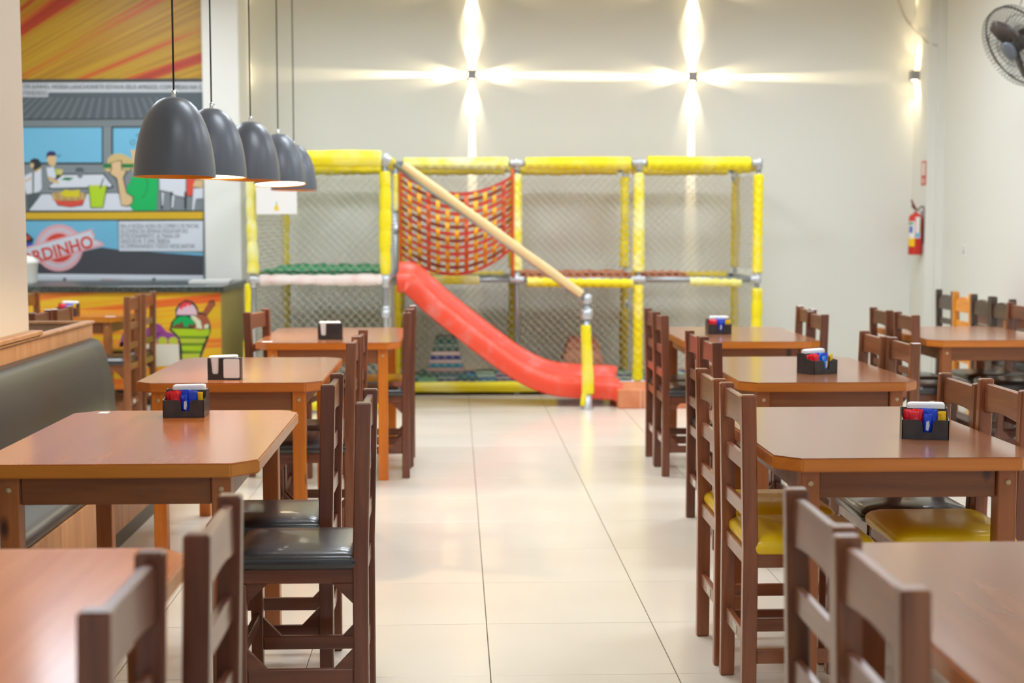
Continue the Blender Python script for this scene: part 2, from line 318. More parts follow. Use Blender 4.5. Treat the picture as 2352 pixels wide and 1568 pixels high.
('diner_print','red',[-2.343,1.853,-2.269,1.853,-2.298,1.688,-2.346,1.693]),
('diner_print','skin',[-2.275,1.821,-2.201,1.826,-2.202,1.757,-2.292,1.768]),
('diner_print','white',[-2.287,1.752,-2.202,1.757,-2.203,1.667,-2.267,1.662,-2.285,1.566,-2.301,1.566]),
('diner_print','mblack',[-2.570,1.725,-2.550,1.720,-2.558,1.576,-2.571,1.576]),
('diner_print','mblack',[-2.486,1.725,-2.466,1.720,-2.473,1.576,-2.486,1.576]),
('diner_print','mblack',[-2.367,1.725,-2.347,1.720,-2.354,1.576,-2.367,1.576]),
('diner_print','white',[-2.565,1.720,-2.544,1.714,-2.552,1.608,-2.562,1.603]),
('diner_print','white',[-2.473,1.693,-2.452,1.688,-2.465,1.587,-2.481,1.582]),
('diner_print','mblack',[-4.562,1.550,-2.206,1.562,-2.208,1.471,-4.565,1.467]),
('diner_print','gband',[-4.562,1.538,-2.206,1.550,-2.207,1.486,-4.564,1.482]),
('lower_print','sky',[-4.565,1.467,-2.208,1.474,-2.217,0.917,-4.583,0.921]),
('lower_print','asph',[-4.571,1.270,-3.525,1.118,-3.222,1.212,-3.093,1.239,-2.920,1.216,-2.213,1.166,-2.216,0.994,-4.579,1.020]),
('lower_print','white',[-4.579,1.020,-2.216,0.994,-2.217,0.902,-4.583,0.906]),
('lower_print','white2',[-4.580,0.990,-2.216,0.963,-2.217,0.902,-4.583,0.906]),
('lower_print','dgrey',[-3.435,0.973,-3.405,0.973,-3.406,0.919,-3.436,0.919]),
('lower_print','dgrey',[-2.660,0.972,-2.630,0.972,-2.631,0.918,-2.661,0.918]),
('lower_print','brick',[-3.107,0.961,-2.914,0.957,-2.915,0.915,-3.108,0.915]),
('lower_print','dgrey',[-2.437,0.952,-2.399,0.952,-2.399,0.925,-2.437,0.925]),
('caption_box','mblack',[-2.948,1.474,-2.207,1.478,-2.212,1.196,-2.947,1.201]),
('caption_box','white',[-2.941,1.467,-2.208,1.471,-2.212,1.204,-2.943,1.208]),
('stamp_print','pink2',[-3.255,1.235,-3.258,1.203,-3.267,1.172,-3.280,1.142,-3.298,1.114,-3.319,1.090,-3.345,1.069,-3.373,1.052,-3.403,1.040,-3.435,1.032,-3.467,1.030,-3.500,1.032,-3.531,1.040,-3.561,1.052,-3.588,1.069,-3.612,1.090,-3.633,1.115,-3.649,1.142,-3.661,1.172,-3.667,1.203,-3.669,1.235,-3.666,1.268,-3.657,1.299,-3.644,1.328,-3.626,1.356,-3.605,1.380,-3.579,1.401,-3.551,1.418,-3.521,1.430,-3.489,1.438,-3.457,1.440,-3.425,1.438,-3.393,1.430,-3.364,1.418,-3.336,1.401,-3.312,1.380,-3.292,1.356,-3.275,1.328,-3.264,1.299,-3.257,1.267]),
('stamp_print','pink',[-3.274,1.235,-3.277,1.206,-3.285,1.178,-3.297,1.151,-3.313,1.126,-3.332,1.103,-3.355,1.084,-3.381,1.069,-3.408,1.058,-3.437,1.051,-3.467,1.049,-3.496,1.051,-3.525,1.058,-3.552,1.069,-3.577,1.085,-3.599,1.104,-3.617,1.126,-3.632,1.151,-3.643,1.178,-3.649,1.206,-3.650,1.235,-3.647,1.265,-3.640,1.293,-3.628,1.320,-3.611,1.345,-3.592,1.367,-3.569,1.386,-3.543,1.401,-3.516,1.412,-3.487,1.419,-3.457,1.421,-3.428,1.419,-3.400,1.412,-3.373,1.401,-3.348,1.386,-3.326,1.367,-3.307,1.345,-3.292,1.320,-3.282,1.293,-3.276,1.264]),
('stamp_print','white2',[-3.293,1.235,-3.295,1.209,-3.302,1.184,-3.313,1.159,-3.328,1.137,-3.345,1.117,-3.366,1.100,-3.389,1.086,-3.414,1.076,-3.440,1.070,-3.466,1.068,-3.493,1.070,-3.519,1.076,-3.543,1.086,-3.565,1.100,-3.585,1.117,-3.602,1.137,-3.615,1.160,-3.625,1.184,-3.630,1.209,-3.631,1.235,-3.629,1.262,-3.622,1.287,-3.611,1.311,-3.597,1.334,-3.579,1.353,-3.558,1.370,-3.535,1.384,-3.510,1.394,-3.484,1.400,-3.458,1.402,-3.432,1.400,-3.406,1.394,-3.382,1.384,-3.359,1.370,-3.339,1.353,-3.323,1.333,-3.309,1.311,-3.300,1.287,-3.294,1.261]),
('stamp_print','pink',[-3.308,1.235,-3.310,1.211,-3.317,1.188,-3.326,1.166,-3.340,1.146,-3.356,1.128,-3.375,1.112,-3.396,1.100,-3.418,1.091,-3.442,1.085,-3.466,1.083,-3.490,1.085,-3.514,1.091,-3.536,1.100,-3.556,1.112,-3.574,1.128,-3.589,1.146,-3.601,1.166,-3.610,1.188,-3.615,1.212,-3.616,1.235,-3.614,1.259,-3.608,1.282,-3.598,1.304,-3.585,1.325,-3.568,1.343,-3.550,1.358,-3.529,1.371,-3.506,1.380,-3.482,1.385,-3.458,1.387,-3.434,1.385,-3.411,1.380,-3.389,1.371,-3.368,1.358,-3.350,1.343,-3.335,1.325,-3.323,1.304,-3.314,1.282,-3.309,1.259]),
('stamp_print','stred',[-3.334,1.235,-3.337,1.213,-3.343,1.192,-3.353,1.173,-3.366,1.155,-3.382,1.139,-3.401,1.127,-3.421,1.117,-3.443,1.112,-3.465,1.110,-3.488,1.112,-3.509,1.117,-3.529,1.127,-3.547,1.139,-3.562,1.155,-3.575,1.173,-3.584,1.193,-3.589,1.214,-3.590,1.235,-3.588,1.257,-3.581,1.278,-3.571,1.298,-3.558,1.316,-3.542,1.331,-3.523,1.344,-3.503,1.353,-3.481,1.359,-3.459,1.361,-3.437,1.359,-3.415,1.353,-3.395,1.344,-3.378,1.331,-3.362,1.316,-3.350,1.298,-3.341,1.278,-3.336,1.257]),
('stamp_print','mblack',[-3.897,1.270,-3.737,1.368,-3.678,1.315,-3.696,1.224,-3.862,1.194]),
('stamp_print','stred',[-3.860,1.270,-3.737,1.346,-3.701,1.315,-3.822,1.285]),
('stamp_print','navy2',[-3.822,1.262,-3.690,1.285,-3.691,1.258,-3.823,1.239]),
('stamp_print','pink2',[-3.920,1.197,-3.160,1.403,-3.177,1.375,-3.149,1.359,-3.157,1.311,-3.084,1.283,-3.065,1.257,-3.881,1.035]),
('stamp_print','white',[-3.917,1.182,-3.171,1.385,-3.184,1.358,-3.160,1.341,-3.167,1.304,-3.107,1.281,-3.096,1.268,-3.886,1.054]),
('stamp_print','pink',[-3.890,1.070,-3.114,1.281,-3.105,1.276,-3.888,1.063]),
]
SUNDAE=[
('sundae_print','purple',[-2.666,0.468,-2.642,0.574,-2.569,0.605,-2.475,0.594,-2.411,0.647,-2.369,0.660,-2.332,0.642,-2.297,0.594,-2.244,0.578,-2.198,0.540,-2.193,0.503,-2.665,0.505]),
('sundae_print','lime2',[-2.533,0.520,-2.534,0.511,-2.539,0.503,-2.546,0.496,-2.555,0.491,-2.566,0.489,-2.576,0.489,-2.587,0.491,-2.596,0.496,-2.602,0.503,-2.607,0.512,-2.608,0.520,-2.606,0.529,-2.602,0.538,-2.595,0.544,-2.585,0.549,-2.575,0.552,-2.564,0.552,-2.554,0.549,-2.545,0.544,-2.538,0.537,-2.534,0.529]),
('sundae_print','lime2',[-2.459,0.520,-2.461,0.511,-2.466,0.503,-2.473,0.496,-2.482,0.491,-2.492,0.489,-2.503,0.489,-2.513,0.491,-2.522,0.496,-2.529,0.503,-2.533,0.511,-2.535,0.520,-2.533,0.529,-2.528,0.537,-2.521,0.544,-2.512,0.549,-2.502,0.552,-2.491,0.552,-2.481,0.549,-2.472,0.544,-2.465,0.537,-2.461,0.529]),
('sundae_print','lime2',[-2.370,0.520,-2.372,0.511,-2.377,0.503,-2.384,0.496,-2.393,0.491,-2.403,0.488,-2.414,0.488,-2.424,0.491,-2.433,0.496,-2.440,0.503,-2.444,0.511,-2.446,0.520,-2.444,0.529,-2.439,0.537,-2.432,0.544,-2.423,0.549,-2.413,0.551,-2.402,0.551,-2.392,0.549,-2.383,0.544,-2.376,0.537,-2.372,0.529]),
('sundae_print','lime2',[-2.286,0.519,-2.288,0.511,-2.293,0.502,-2.300,0.495,-2.309,0.491,-2.319,0.488,-2.330,0.488,-2.340,0.491,-2.349,0.496,-2.356,0.502,-2.361,0.511,-2.362,0.520,-2.360,0.529,-2.356,0.537,-2.348,0.544,-2.339,0.549,-2.329,0.551,-2.318,0.551,-2.308,0.548,-2.299,0.544,-2.292,0.537,-2.288,0.528]),
('sundae_print','lime2',[-2.203,0.519,-2.204,0.510,-2.209,0.502,-2.216,0.495,-2.225,0.490,-2.236,0.488,-2.246,0.488,-2.257,0.490,-2.265,0.495,-2.272,0.502,-2.277,0.510,-2.278,0.519,-2.276,0.528,-2.272,0.537,-2.265,0.543,-2.255,0.548,-2.245,0.551,-2.234,0.551,-2.224,0.548,-2.215,0.543,-2.208,0.536,-2.204,0.528]),
('sundae_print','white3',[-2.613,0.494,-2.194,0.493,-2.196,0.360,-2.218,0.328,-2.407,0.313,-2.617,0.313]),
('sundae_print','mblack',[-2.270,0.604,-2.253,0.668,-2.216,0.710,-2.220,0.768,-2.188,0.816,-2.135,0.845,-2.082,0.831,-2.047,0.789,-2.037,0.747,-2.000,0.747,-1.951,0.836,-1.914,0.842,-1.905,0.805,-1.974,0.715,-1.949,0.667,-1.942,0.603,-1.962,0.540,-2.027,0.380,-2.041,0.199,-2.178,0.200,-2.195,0.413,-2.198,0.540]),
('sundae_print','lime',[-2.259,0.618,-1.950,0.611,-1.961,0.561,-2.004,0.545,-2.193,0.548,-2.213,0.572]),
('sundae_print','dlime',[-2.192,0.559,-1.977,0.556,-1.988,0.540,-2.187,0.540]),
('sundae_print','lime2',[-2.190,0.538,-1.980,0.537,-2.002,0.495,-2.180,0.498]),
('sundae_print','dlime',[-2.183,0.503,-1.999,0.503,-2.010,0.484,-2.178,0.487]),
('sundae_print','lime',[-2.177,0.482,-2.010,0.481,-2.024,0.431,-2.171,0.437]),
('sundae_print','dlime',[-2.173,0.442,-2.021,0.439,-2.029,0.420,-2.171,0.426]),
('sundae_print','lime2',[-2.174,0.418,-2.032,0.418,-2.044,0.327,-2.170,0.328]),
('sundae_print','brown2',[-1.952,0.667,-1.955,0.647,-1.966,0.630,-1.983,0.616,-2.003,0.607,-2.026,0.604,-2.049,0.607,-2.069,0.616,-2.085,0.630,-2.095,0.648,-2.099,0.667,-2.095,0.687,-2.084,0.705,-2.067,0.719,-2.047,0.728,-2.024,0.731,-2.001,0.728,-1.981,0.719,-1.965,0.704,-1.955,0.687]),
('sundae_print','cream',[-2.105,0.718,-2.069,0.720,-2.022,0.678,-2.010,0.614,-2.055,0.619,-2.070,0.657]),
('sundae_print','cream',[-1.994,0.646,-1.962,0.654,-1.960,0.618,-1.994,0.617]),
('sundae_print','brown',[-2.251,0.631,-2.249,0.646,-2.243,0.661,-2.234,0.675,-2.222,0.687,-2.207,0.697,-2.190,0.704,-2.172,0.708,-2.153,0.710,-2.134,0.708,-2.116,0.704,-2.099,0.696,-2.085,0.686,-2.073,0.674,-2.064,0.661,-2.059,0.646,-2.057,0.630,-2.254,0.621]),
('sundae_print','green',[-2.243,0.631,-2.232,0.678,-2.195,0.710,-2.142,0.718,-2.095,0.694,-2.070,0.662,-2.086,0.646,-2.112,0.657,-2.120,0.636,-2.136,0.625,-2.154,0.636,-2.164,0.668,-2.180,0.673,-2.191,0.652,-2.211,0.657,-2.227,0.641]),
('sundae_print','pinkl',[-2.210,0.726,-2.209,0.742,-2.205,0.759,-2.198,0.774,-2.190,0.787,-2.180,0.799,-2.168,0.808,-2.155,0.815,-2.141,0.820,-2.127,0.821,-2.113,0.820,-2.100,0.815,-2.087,0.808,-2.075,0.799,-2.066,0.787,-2.058,0.773,-2.052,0.758,-2.049,0.742,-2.048,0.726]),
('sundae_print','rred',[-2.188,0.774,-2.183,0.800,-2.156,0.824,-2.119,0.829,-2.088,0.816,-2.099,0.792,-2.114,0.802,-2.130,0.800,-2.141,0.784,-2.157,0.789,-2.167,0.768]),
('sundae_print','brown2',[-2.011,0.741,-1.951,0.826,-1.920,0.831,-1.910,0.799,-1.974,0.725]),
]

def prints(data, yf, parent):
    groups = {}
    for n, (p, c, v) in enumerate(data):
        mb, cols = groups.setdefault(p, (MB(), []))
        if c not in cols: cols.append(c)
        mb.cur = cols.index(c)
        pts = [(v[k], v[k + 1]) for k in range(0, len(v), 2)]
        y = yf - .0008 - .0001 * n
        o = len(mb.v); mb.v += [(a, y, b) for a, b in pts]; mb.face([o + k for k in range(len(pts))])
    for p, (mb, cols) in groups.items():
        me = bpy.data.meshes.new(p); me.from_pydata(mb.v, [], mb.f)
        for c in cols: me.materials.append(mat('print_' + c, C[c], .45))
        me.polygons.foreach_set('material_index', mb.m); me.update()
        bm = bmesh.new(); bm.from_mesh(me); bmesh.ops.triangulate(bm, faces=bm.faces)
        for f in bm.faces:
            f.normal_update()
            if f.normal.y > 0: f.normal_flip()
        bm.to_mesh(me); bm.free(); obj(p, me, parent)
def raymat(name, org, cols, sc, linear=False, rough=.4):
    m = bpy.data.materials.new(name); m.use_nodes = True; nt = m.node_tree; b = nt.nodes['Principled BSDF']; b.inputs['Roughness'].default_value = rough
    tc = nt.nodes.new('ShaderNodeTexCoord'); sp = nt.nodes.new('ShaderNodeSeparateXYZ'); nt.links.new(tc.outputs['Object'], sp.inputs[0])
    def mth(op, a, b_=None):
        n = nt.nodes.new('ShaderNodeMath'); n.operation = op
        for k, v in enumerate((a, b_)):
            if v is None: continue
            if isinstance(v, (int, float)): n.inputs[k].default_value = v
            else: nt.links.new(v, n.inputs[k])
        return n.outputs[0]
    dx = mth('SUBTRACT', sp.outputs[0], org[0]); dz = mth('SUBTRACT', sp.outputs[2], org[1])
    ang = mth('ARCTAN2', dz, dx)
    n1 = nt.nodes.new('ShaderNodeTexNoise'); n1.noise_dimensions = '2D'; n1.inputs['Detail'].default_value = 3
    cb = nt.nodes.new('ShaderNodeCombineXYZ'); nt.links.new(mth('MULTIPLY', ang, sc), cb.inputs[0]); nt.links.new(mth('MULTIPLY', dx, .18), cb.inputs[1])
    nt.links.new(cb.outputs[0], n1.inputs['Vector']); n1.inputs['Scale'].default_value = 1
    r = nt.nodes.new('ShaderNodeValToRGB'); e = r.color_ramp.elements
    while len(e) < len(cols): e.new(.5)
    for k, (p, c) in enumerate(cols): e[k].position = p; e[k].color = lin(c)
    nt.links.new(n1.outputs['Fac'], r.inputs['Fac']); nt.links.new(r.outputs[0], b.inputs['Base Color'])
    return m
ray1 = raymat('ray_print', (-5.99, 1.56), [(.3, (168, 52, 24)), (.41, (196, 92, 26)), (.47, (176, 128, 22)), (.56, (186, 146, 30)), (.64, (164, 116, 20)), (.72, (188, 146, 30))], 34)
ray2 = raymat('stripe_print', (-9.5, .1), [(.3, (236, 100, 40)), (.42, (244, 150, 50)), (.52, (240, 196, 40)), (.62, (238, 190, 36)), (.72, (244, 160, 44))], 95)
mu = thing('wall_mural', 'big printed wall mural of a diner scene under orange rays, left of the white pillar', 'mural', (0, 0, 0))
MB().box(-4.69, -2.192, 12.735, 12.745, 2.668, 4.55).build('ray_panel', ray1, mu)
MB().box(-4.69, -2.192, 12.735, 12.745, .9, 2.668).build('picture_panel', mat('print_mgrey', C['mgrey'], .45), mu)
prints(MURAL, 12.735, mu)
def text(name, s, size, m, parent, loc, rot=(PI / 2, 0, 0), ext=.0003, off=0, shear=0, align='LEFT', sx=1):
    cu = bpy.data.curves.new(name, 'FONT'); cu.body = s; cu.size = size; cu.extrude = ext; cu.offset = off; cu.shear = shear; cu.align_x = align; cu.resolution_u = 3
    to = bpy.data.objects.new('tmp', cu); COL.objects.link(to)
    dg = bpy.context.evaluated_depsgraph_get(); dg.update(); me = bpy.data.meshes.new_from_object(to.evaluated_get(dg))
    bpy.data.objects.remove(to); me.materials.clear(); me.materials.append(m); me.name = name
    o = obj(name, me, parent); o.location = loc; o.rotation_euler = rot; o.scale = (sx, 1, 1)
    return o
Mink = mat('print_ink', (84, 96, 104), .5)
stred = mat('print_stred', C['stred'], .45)
text('stamp_lettering', 'GORDINHO', .150, stred, mu, (-3.886, 12.7215, 1.047), (PI / 2, -math.radians(15.2), 0), off=.004, sx=.92)
text('caption_lettering', 'E DE JUNHO, NOSSA LANCHONETE ESTAVA SEUS AMIGOS, COM MESAS NA CALÇADA', .052, Mink, mu, (-3.76, 12.7225, 2.612), sx=.86)
text('caption_lettering', 'ATENDIDO.', .052, Mink, mu, (-3.76, 12.7225, 2.556), sx=.86)
for k, ln in enumerate(('ERA A NOSSA HORA DE COMER E DE MATAR', 'AS JOVENS DA SEMANA PASSAVAM NO', 'ESTACIONAMENTO. JA TINHA UM', 'SANDUICHE  E UMA  BEBIDA', 'ACOMPANHANDO TODOS NESSE JANTAR')):
    text('caption_lettering', ln, .054, Mink, mu, (-2.93, 12.7225, 1.407 - k * .044), sx=.62)
# ---------------------------------------------------------------- service counter
ct = thing('service_counter', 'service counter with dark granite top and yellow sundae print on its front', 'counter', (0, 0, 0))
Mgran = mat('granite', (44, 50, 46), .25, noise=((96, 104, 96), 60, .4, .75))
MB().box(-4.69, -1.86, 11.47, 12.7, .13, .905).build('body', mat('olive_paint', (196, 178, 100), .5), ct, bevel=.003)
MB().box(-4.69, -1.90, 11.53, 12.69, 0, .13).build('plinth', mat('plinth_dark', (40, 36, 32), .6), ct)
MB().box(-4.69, -1.83, 11.43, 12.7, .905, .955).build('worktop', Mgran, ct, bevel=.004)
MB().box(-4.69, -1.862, 11.465, 11.47, .132, .903).build('front_print', ray2, ct)
prints(SUNDAE, 11.465, ct)
# things on the counter
t = thing('white_tub', 'round white plastic tub standing on the granite counter beside the column', 'tub', (-3.50, 11.75, .955))
pr = [(.10, 0), (.112, .01), (.118, .03), (.128, .17), (.132, .175), (.132, .195), (.122, .2), (.10, .222), (.05, .236), (.001, .238)]
m_ = MB(); m_.smooth = True; m_.lathe(pr[:5], n=36); m_.build('body', mat('tub_white', (232, 232, 224), .4), t)
m_ = MB(); m_.smooth = True; m_.lathe(pr[4:], n=36); m_.build('lid', mat('tub_white', (232, 232, 224), .4), t)
t = thing('paper_stack', 'small stack of white paper lying at the right end of the granite counter', 'paper', (-2.04, 12.1, .955))
for k in range(3): MB().cbox((random.uniform(-.01, .01), 0, .004 + k * .008), (.33, .22, .0078)).build('sheet_bundle', mat('paper', (240, 240, 238), .7), t)
# ---------------------------------------------------------------- playground
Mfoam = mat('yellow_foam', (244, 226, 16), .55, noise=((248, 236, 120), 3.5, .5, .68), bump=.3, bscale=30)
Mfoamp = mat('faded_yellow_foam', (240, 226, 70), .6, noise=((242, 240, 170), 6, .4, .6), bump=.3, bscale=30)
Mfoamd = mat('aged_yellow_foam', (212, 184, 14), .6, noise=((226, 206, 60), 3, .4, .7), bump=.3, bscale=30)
Mfoamw = mat('pinkish_white_foam', (240, 226, 222), .6, noise=((236, 200, 196), 8, .5, .75), bump=.3, bscale=30)
Mfoamb = mat('beige_foam', (236, 206, 150), .6, bump=.2, bscale=30)
Mpipe = mat('galvanised_pipe', (170, 178, 184), .35, metal=.75)
Mcast = mat('cast_clamp', (196, 200, 206), .4, metal=.6)
Mnet = mat('net_cord', (186, 182, 166), .8)
PG = thing('indoor_playground', 'netted two-storey climbing frame with yellow foam padded pipes against the back wall', 'playground', (0, 0, 0))
def foam(name, p0, p1, r, m, mode='lump', seg=None, n=14, seed=0, amp=.12):
    rnd = random.Random(seed or hash(name) & 255); p0, p1 = Vector(p0), Vector(p1); L = (p1 - p0).length
    N = max(6, int(L / .012)); ph = [rnd.uniform(0, 6.28) for _ in range(6)]; sp = seg or .16
    def rf(i, t):
        s = L * i / N; a = 1
        if mode == 'lump':
            u = (s / sp + ph[0]) % 1
            a = 1 + amp * 1.6 * (math.sin(PI * u) ** .5 - .75) + .07 * math.sin(3 * t + s * 9 + ph[1]) + .09 * math.sin(s * 7 + ph[2])
        elif mode == 'braid':
            a = 1 + .13 * abs(math.sin(1.5 * t + s * 42)) + .13 * abs(math.sin(1.5 * t - s * 42)) - .12 + .07 * math.sin(s * 4 + ph[0])
        else:
            a = 1 + .04 * math.sin(s * 12 + ph[0]) + .02 * math.sin(2 * t + s * 5)
        if i in (0, N): a *= .9
        return r * a
    mb = MB(); mb.smooth = True
    mb.tube([p0 + (p1 - p0) * (i / N) for i in range(N + 1)], r, n, True, rf)
    return mb.build(name, m, PG)
def pipe(p0, p1, r=.021, name='pipe'):
    mb = MB(); mb.smooth = True; mb.tube([p0, p1], r, 12); return mb.build(name, Mpipe, PG)
def clamp(p, dirs, r=.032, L=.055):
    mb = MB(); mb.smooth = True; p = Vector(p)
    for d in dirs:
        d = Vector(d); mb.tube([p - d * .01, p + d * L, p + d * (L + .004)], r, 12, True, lambda i, t: r if i < 2 else r * .85)
    mb.tube([p - Vector((0, 0, r)), p + Vector((0, 0, r))], r * 1.1, 12)
    return mb.build('pipe_clamp', Mcast, PG)
GX = [-1.54, -.51, .515, 1.544, 2.556]; YF, YM, YB = 11.0, 12.1, 13.12; ZT, ZM = 1.945, .975
TOP = 1.945
# vertical posts: pipe + foam sleeves
def post(x, y, segs, z1=TOP):
    pipe((x, y, 0), (x, y, z1), name='post')
    for a, b, r, m, mode, sd in segs: foam('foam_sleeve', (x, y, a), (x, y, b), r, m, mode, seed=sd)
post(-1.54, YF, [(1.07, 1.84, .043, Mfoamp, 'lump', 3)]); foam('foam_sleeve', (-1.575, YF, .99), (-1.585, YF, .55), .026, Mfoam, 'plain', seed=4); foam('foam_sleeve', (-1.585, YF, .56), (-1.60, YF, .2), .034, Mfoam, 'plain', seed=9)
post(-.535, YF, [(1.06, 1.84, .043, Mfoam, 'lump', 5)])
post(-.50, YM, [(1.55, 1.86, .04, Mfoamp, 'lump', 6)]); foam('foam_sleeve', (-.50, YM, .08), (-.50, YM, .93), .036, Mfoamd, 'lump', seed=12)
post(.515, YM, [(1.05, 1.86, .042, Mfoamp, 'braid', 7)])
post(1.544, YM, [(1.04, 1.87, .045, Mfoamp, 'braid', 8), (.12, .93, .042, Mfoam, 'braid', 11)])
post(2.556, YM, [(1.03, 1.86, .042, Mfoam, 'braid', 9), (.10, .90, .042, Mfoam, 'lump', 10)])
for x, sd in ((-1.54, 21), (-.5, 22), (.52, 23), (1.544, 24), (2.565, 25)):
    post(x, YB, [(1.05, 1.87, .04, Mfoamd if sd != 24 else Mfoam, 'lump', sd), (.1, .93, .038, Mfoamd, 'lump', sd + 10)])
# horizontal rails
def rail(p0, p1, r, m, mode='braid', seed=1, g=.07):
    p0, p1 = Vector(p0), Vector(p1); d = (p1 - p0).normalized(); pipe(p0, p1, name='rail')
    foam('foam_sleeve', p0 + d * g, p1 - d * g, r, m, mode, seed=seed)
rail((-1.54, YF, 1.935), (-.51, YF, 1.935), .065, Mfoam, 'plain', 2, .05); foam('foam_sleeve', (-1.5, YF + .02, 1.885), (-.56, YF + .02, 1.885), .045, Mfoam, 'lump', seed=3)
rail((-1.54, YF, 1.02), (-.51, YF, 1.02), .04, Mfoamw, 'lump', 4, .05)
rail((-1.54, YF, .06), (-.51, YF, .06), .04, Mfoam, 'lump', 44, .05)
rail((-.50, YM, 1.945), (.515, YM, 1.945), .05, Mfoamp, 'braid', 5)
rail((.515, YM, 1.95), (1.544, YM, 1.95), .05, Mfoam, 'braid', 6)
rail((1.544, YM, 1.95), (2.556, YM, 1.95), .056, Mfoam, 'braid', 7)
pipe((-.5, YM, ZM), (.515, YM, ZM), name='rail'); foam('foam_sleeve', (-.2, YM, ZM), (.2, YM, ZM), .034, Mfoamp, 'braid', seed=8)
foam('foam_sleeve', (.6, YM, .955), (1.50, YM, .945), .04, Mfoam, 'braid', seed=9); pipe((.515, YM, ZM), (1.544, YM, ZM), name='rail')
pipe((1.544, YM, ZM), (2.556, YM, ZM), .024, name='rail'); foam('foam_sleeve', (1.98, YM, .96), (2.42, YM, .95), .036, Mfoamp, 'braid', seed=10)
rail((-.5, YM, .07), (.9, YM, .07), .045, Mfoam, 'plain', 11, .04); pipe((.9, YM, .1), (2.556, YM, .1), name='rail'); foam('foam_sleeve', (1.25, YM, .045), (1.5, YM, .045), .03, Mfoamd, 'lump', seed=13)
for a, b in zip(GX[:-1], GX[1:]):
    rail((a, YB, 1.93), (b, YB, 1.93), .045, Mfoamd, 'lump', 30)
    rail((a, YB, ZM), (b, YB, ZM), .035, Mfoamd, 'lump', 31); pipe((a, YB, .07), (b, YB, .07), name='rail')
for x in GX[1:]:
    rail((x, YM, 1.93), (x, YB, 1.93), .04, Mfoam, 'lump', 33); pipe((x, YM, ZM), (x, YB, ZM), name='rail'); pipe((x, YM, .07), (x, YB, .07), name='rail')
for x in (-1.54, -.52):
    rail((x, YF, 1.93), (x, YM, 1.93), .04, Mfoam, 'lump', 34); pipe((x, YF, 1.02), (x, YM, 1.02), name='rail'); pipe((x, YF, .07), (x, YM, .07), name='rail')
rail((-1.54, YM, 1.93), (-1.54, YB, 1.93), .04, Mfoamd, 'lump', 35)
for p, d in (((-.535, YF, 1.94), [(-1, 0, 0), (0, 1, 0), (0, 0, -1), (.8, 0, -.4)]), ((.515, YM, 1.95), [(-1, 0, 0), (1, 0, 0), (0, 0, -1)]), ((1.544, YM, 1.955), [(-1, 0, 0), (1, 0, 0), (0, 0, -1)]),
             ((2.556, YM, 1.955), [(-1, 0, 0), (0, 0, -1), (0, 1, 0)]), ((-1.54, YF, 1.94), [(1, 0, 0), (0, 0, -1)]), ((-1.54, YF, 1.02), [(1, 0, 0), (0, 0, -1)]), ((-.535, YF, 1.02), [(0, 0, -1), (0, 0, 1)]),
             ((.515, YM, ZM), [(1, 0, 0), (-1, 0, 0), (0, 0, 1)]), ((1.544, YM, ZM), [(1, 0, 0), (-1, 0, 0)]), ((2.556, YM, ZM), [(-1, 0, 0), (0, 0, 1)]), ((1.544, YM, .1), [(1, 0, 0), (-1, 0, 0), (0, 0, -1)]),
             ((-.535, YF, .76), [(0, 0, 1)]), ((-.5, YM, 1.4), [(0, 0, 1)]), ((1.55, YB, 1.88), [(0, 0, -1)]), ((2.556, YB, 1.88), [(0, 0, -1)]), ((1.555, YB, .72), [(0, 0, -1)])):
    clamp(p, d)
# nets
def net(o, du, dv, w, h, pitch=.047, r=.0021, sag=0):
    o, du, dv = Vector(o), Vector(du), Vector(dv); n = du.cross(dv).normalized(); mb = MB()
    s = pitch * 1.4142
    def strand(a, b):
        A = o + du * a[0] + dv * a[1]; B = o + du * b[0] + dv * b[1]; d = (B - A)
        if d.length < .01: return
        d.normalize(); u = d.cross(n) * r; k = len(mb.v)
        for P in (A, B): mb.v.extend([tuple(P + u), tuple(P - u * .5 + n * r * .87), tuple(P - u * .5 - n * r * .87)])
        for i in range(3): mb.face([k + i, k + (i + 1) % 3, k + 3 + (i + 1) % 3, k + 3 + i])
    c = -h + .01
    while c < w:     # u = v + c
        v0, v1 = max(0, -c), min(h, w - c)
        if v1 > v0: strand((v0 + c, v0), (v1 + c, v1))
        c += s
    c = .01
    while c < w + h: # u = c - v
        v0, v1 = max(0, c - w), min(h, c)
        if v1 > v0: strand((c - v0, v0), (c - v1, v1))
        c += s
    return mb.build('net_panel', Mnet, PG, kind='stuff')
for a, b in zip(GX[:-1], GX[1:]):
    for z0, z1 in ((.1, .94), (1.0, 1.9)):
        net((a + .03, YB, z0), (1, 0, 0), (0, 0, 1), b - a - .06, z1 - z0)
        if a > -1: net((a + .03, YM + (.0 if z0 > .5 or a > 0 else .02), z0), (1, 0, 0), (0, 0, 1), b - a - .06, z1 - z0)
for z0, z1 in ((.1, .98), (1.05, 1.87)):
    net((-1.50, YF + .02, z0), (1, 0, 0), (0, 0, 1), .94, z1 - z0)
    for x in (-1.54,):
        net((x, YF, z0), (0, 1, 0), (0, 0, 1), 2.1, z1 - z0)
    net((-.515, YF + .05, z0), (0, 1, 0), (0, 0, 1), 1.0, z1 - z0)
    net((2.556, YM, z0), (0, 1, 0), (0, 0, 1), 1.0, z1 - z0)
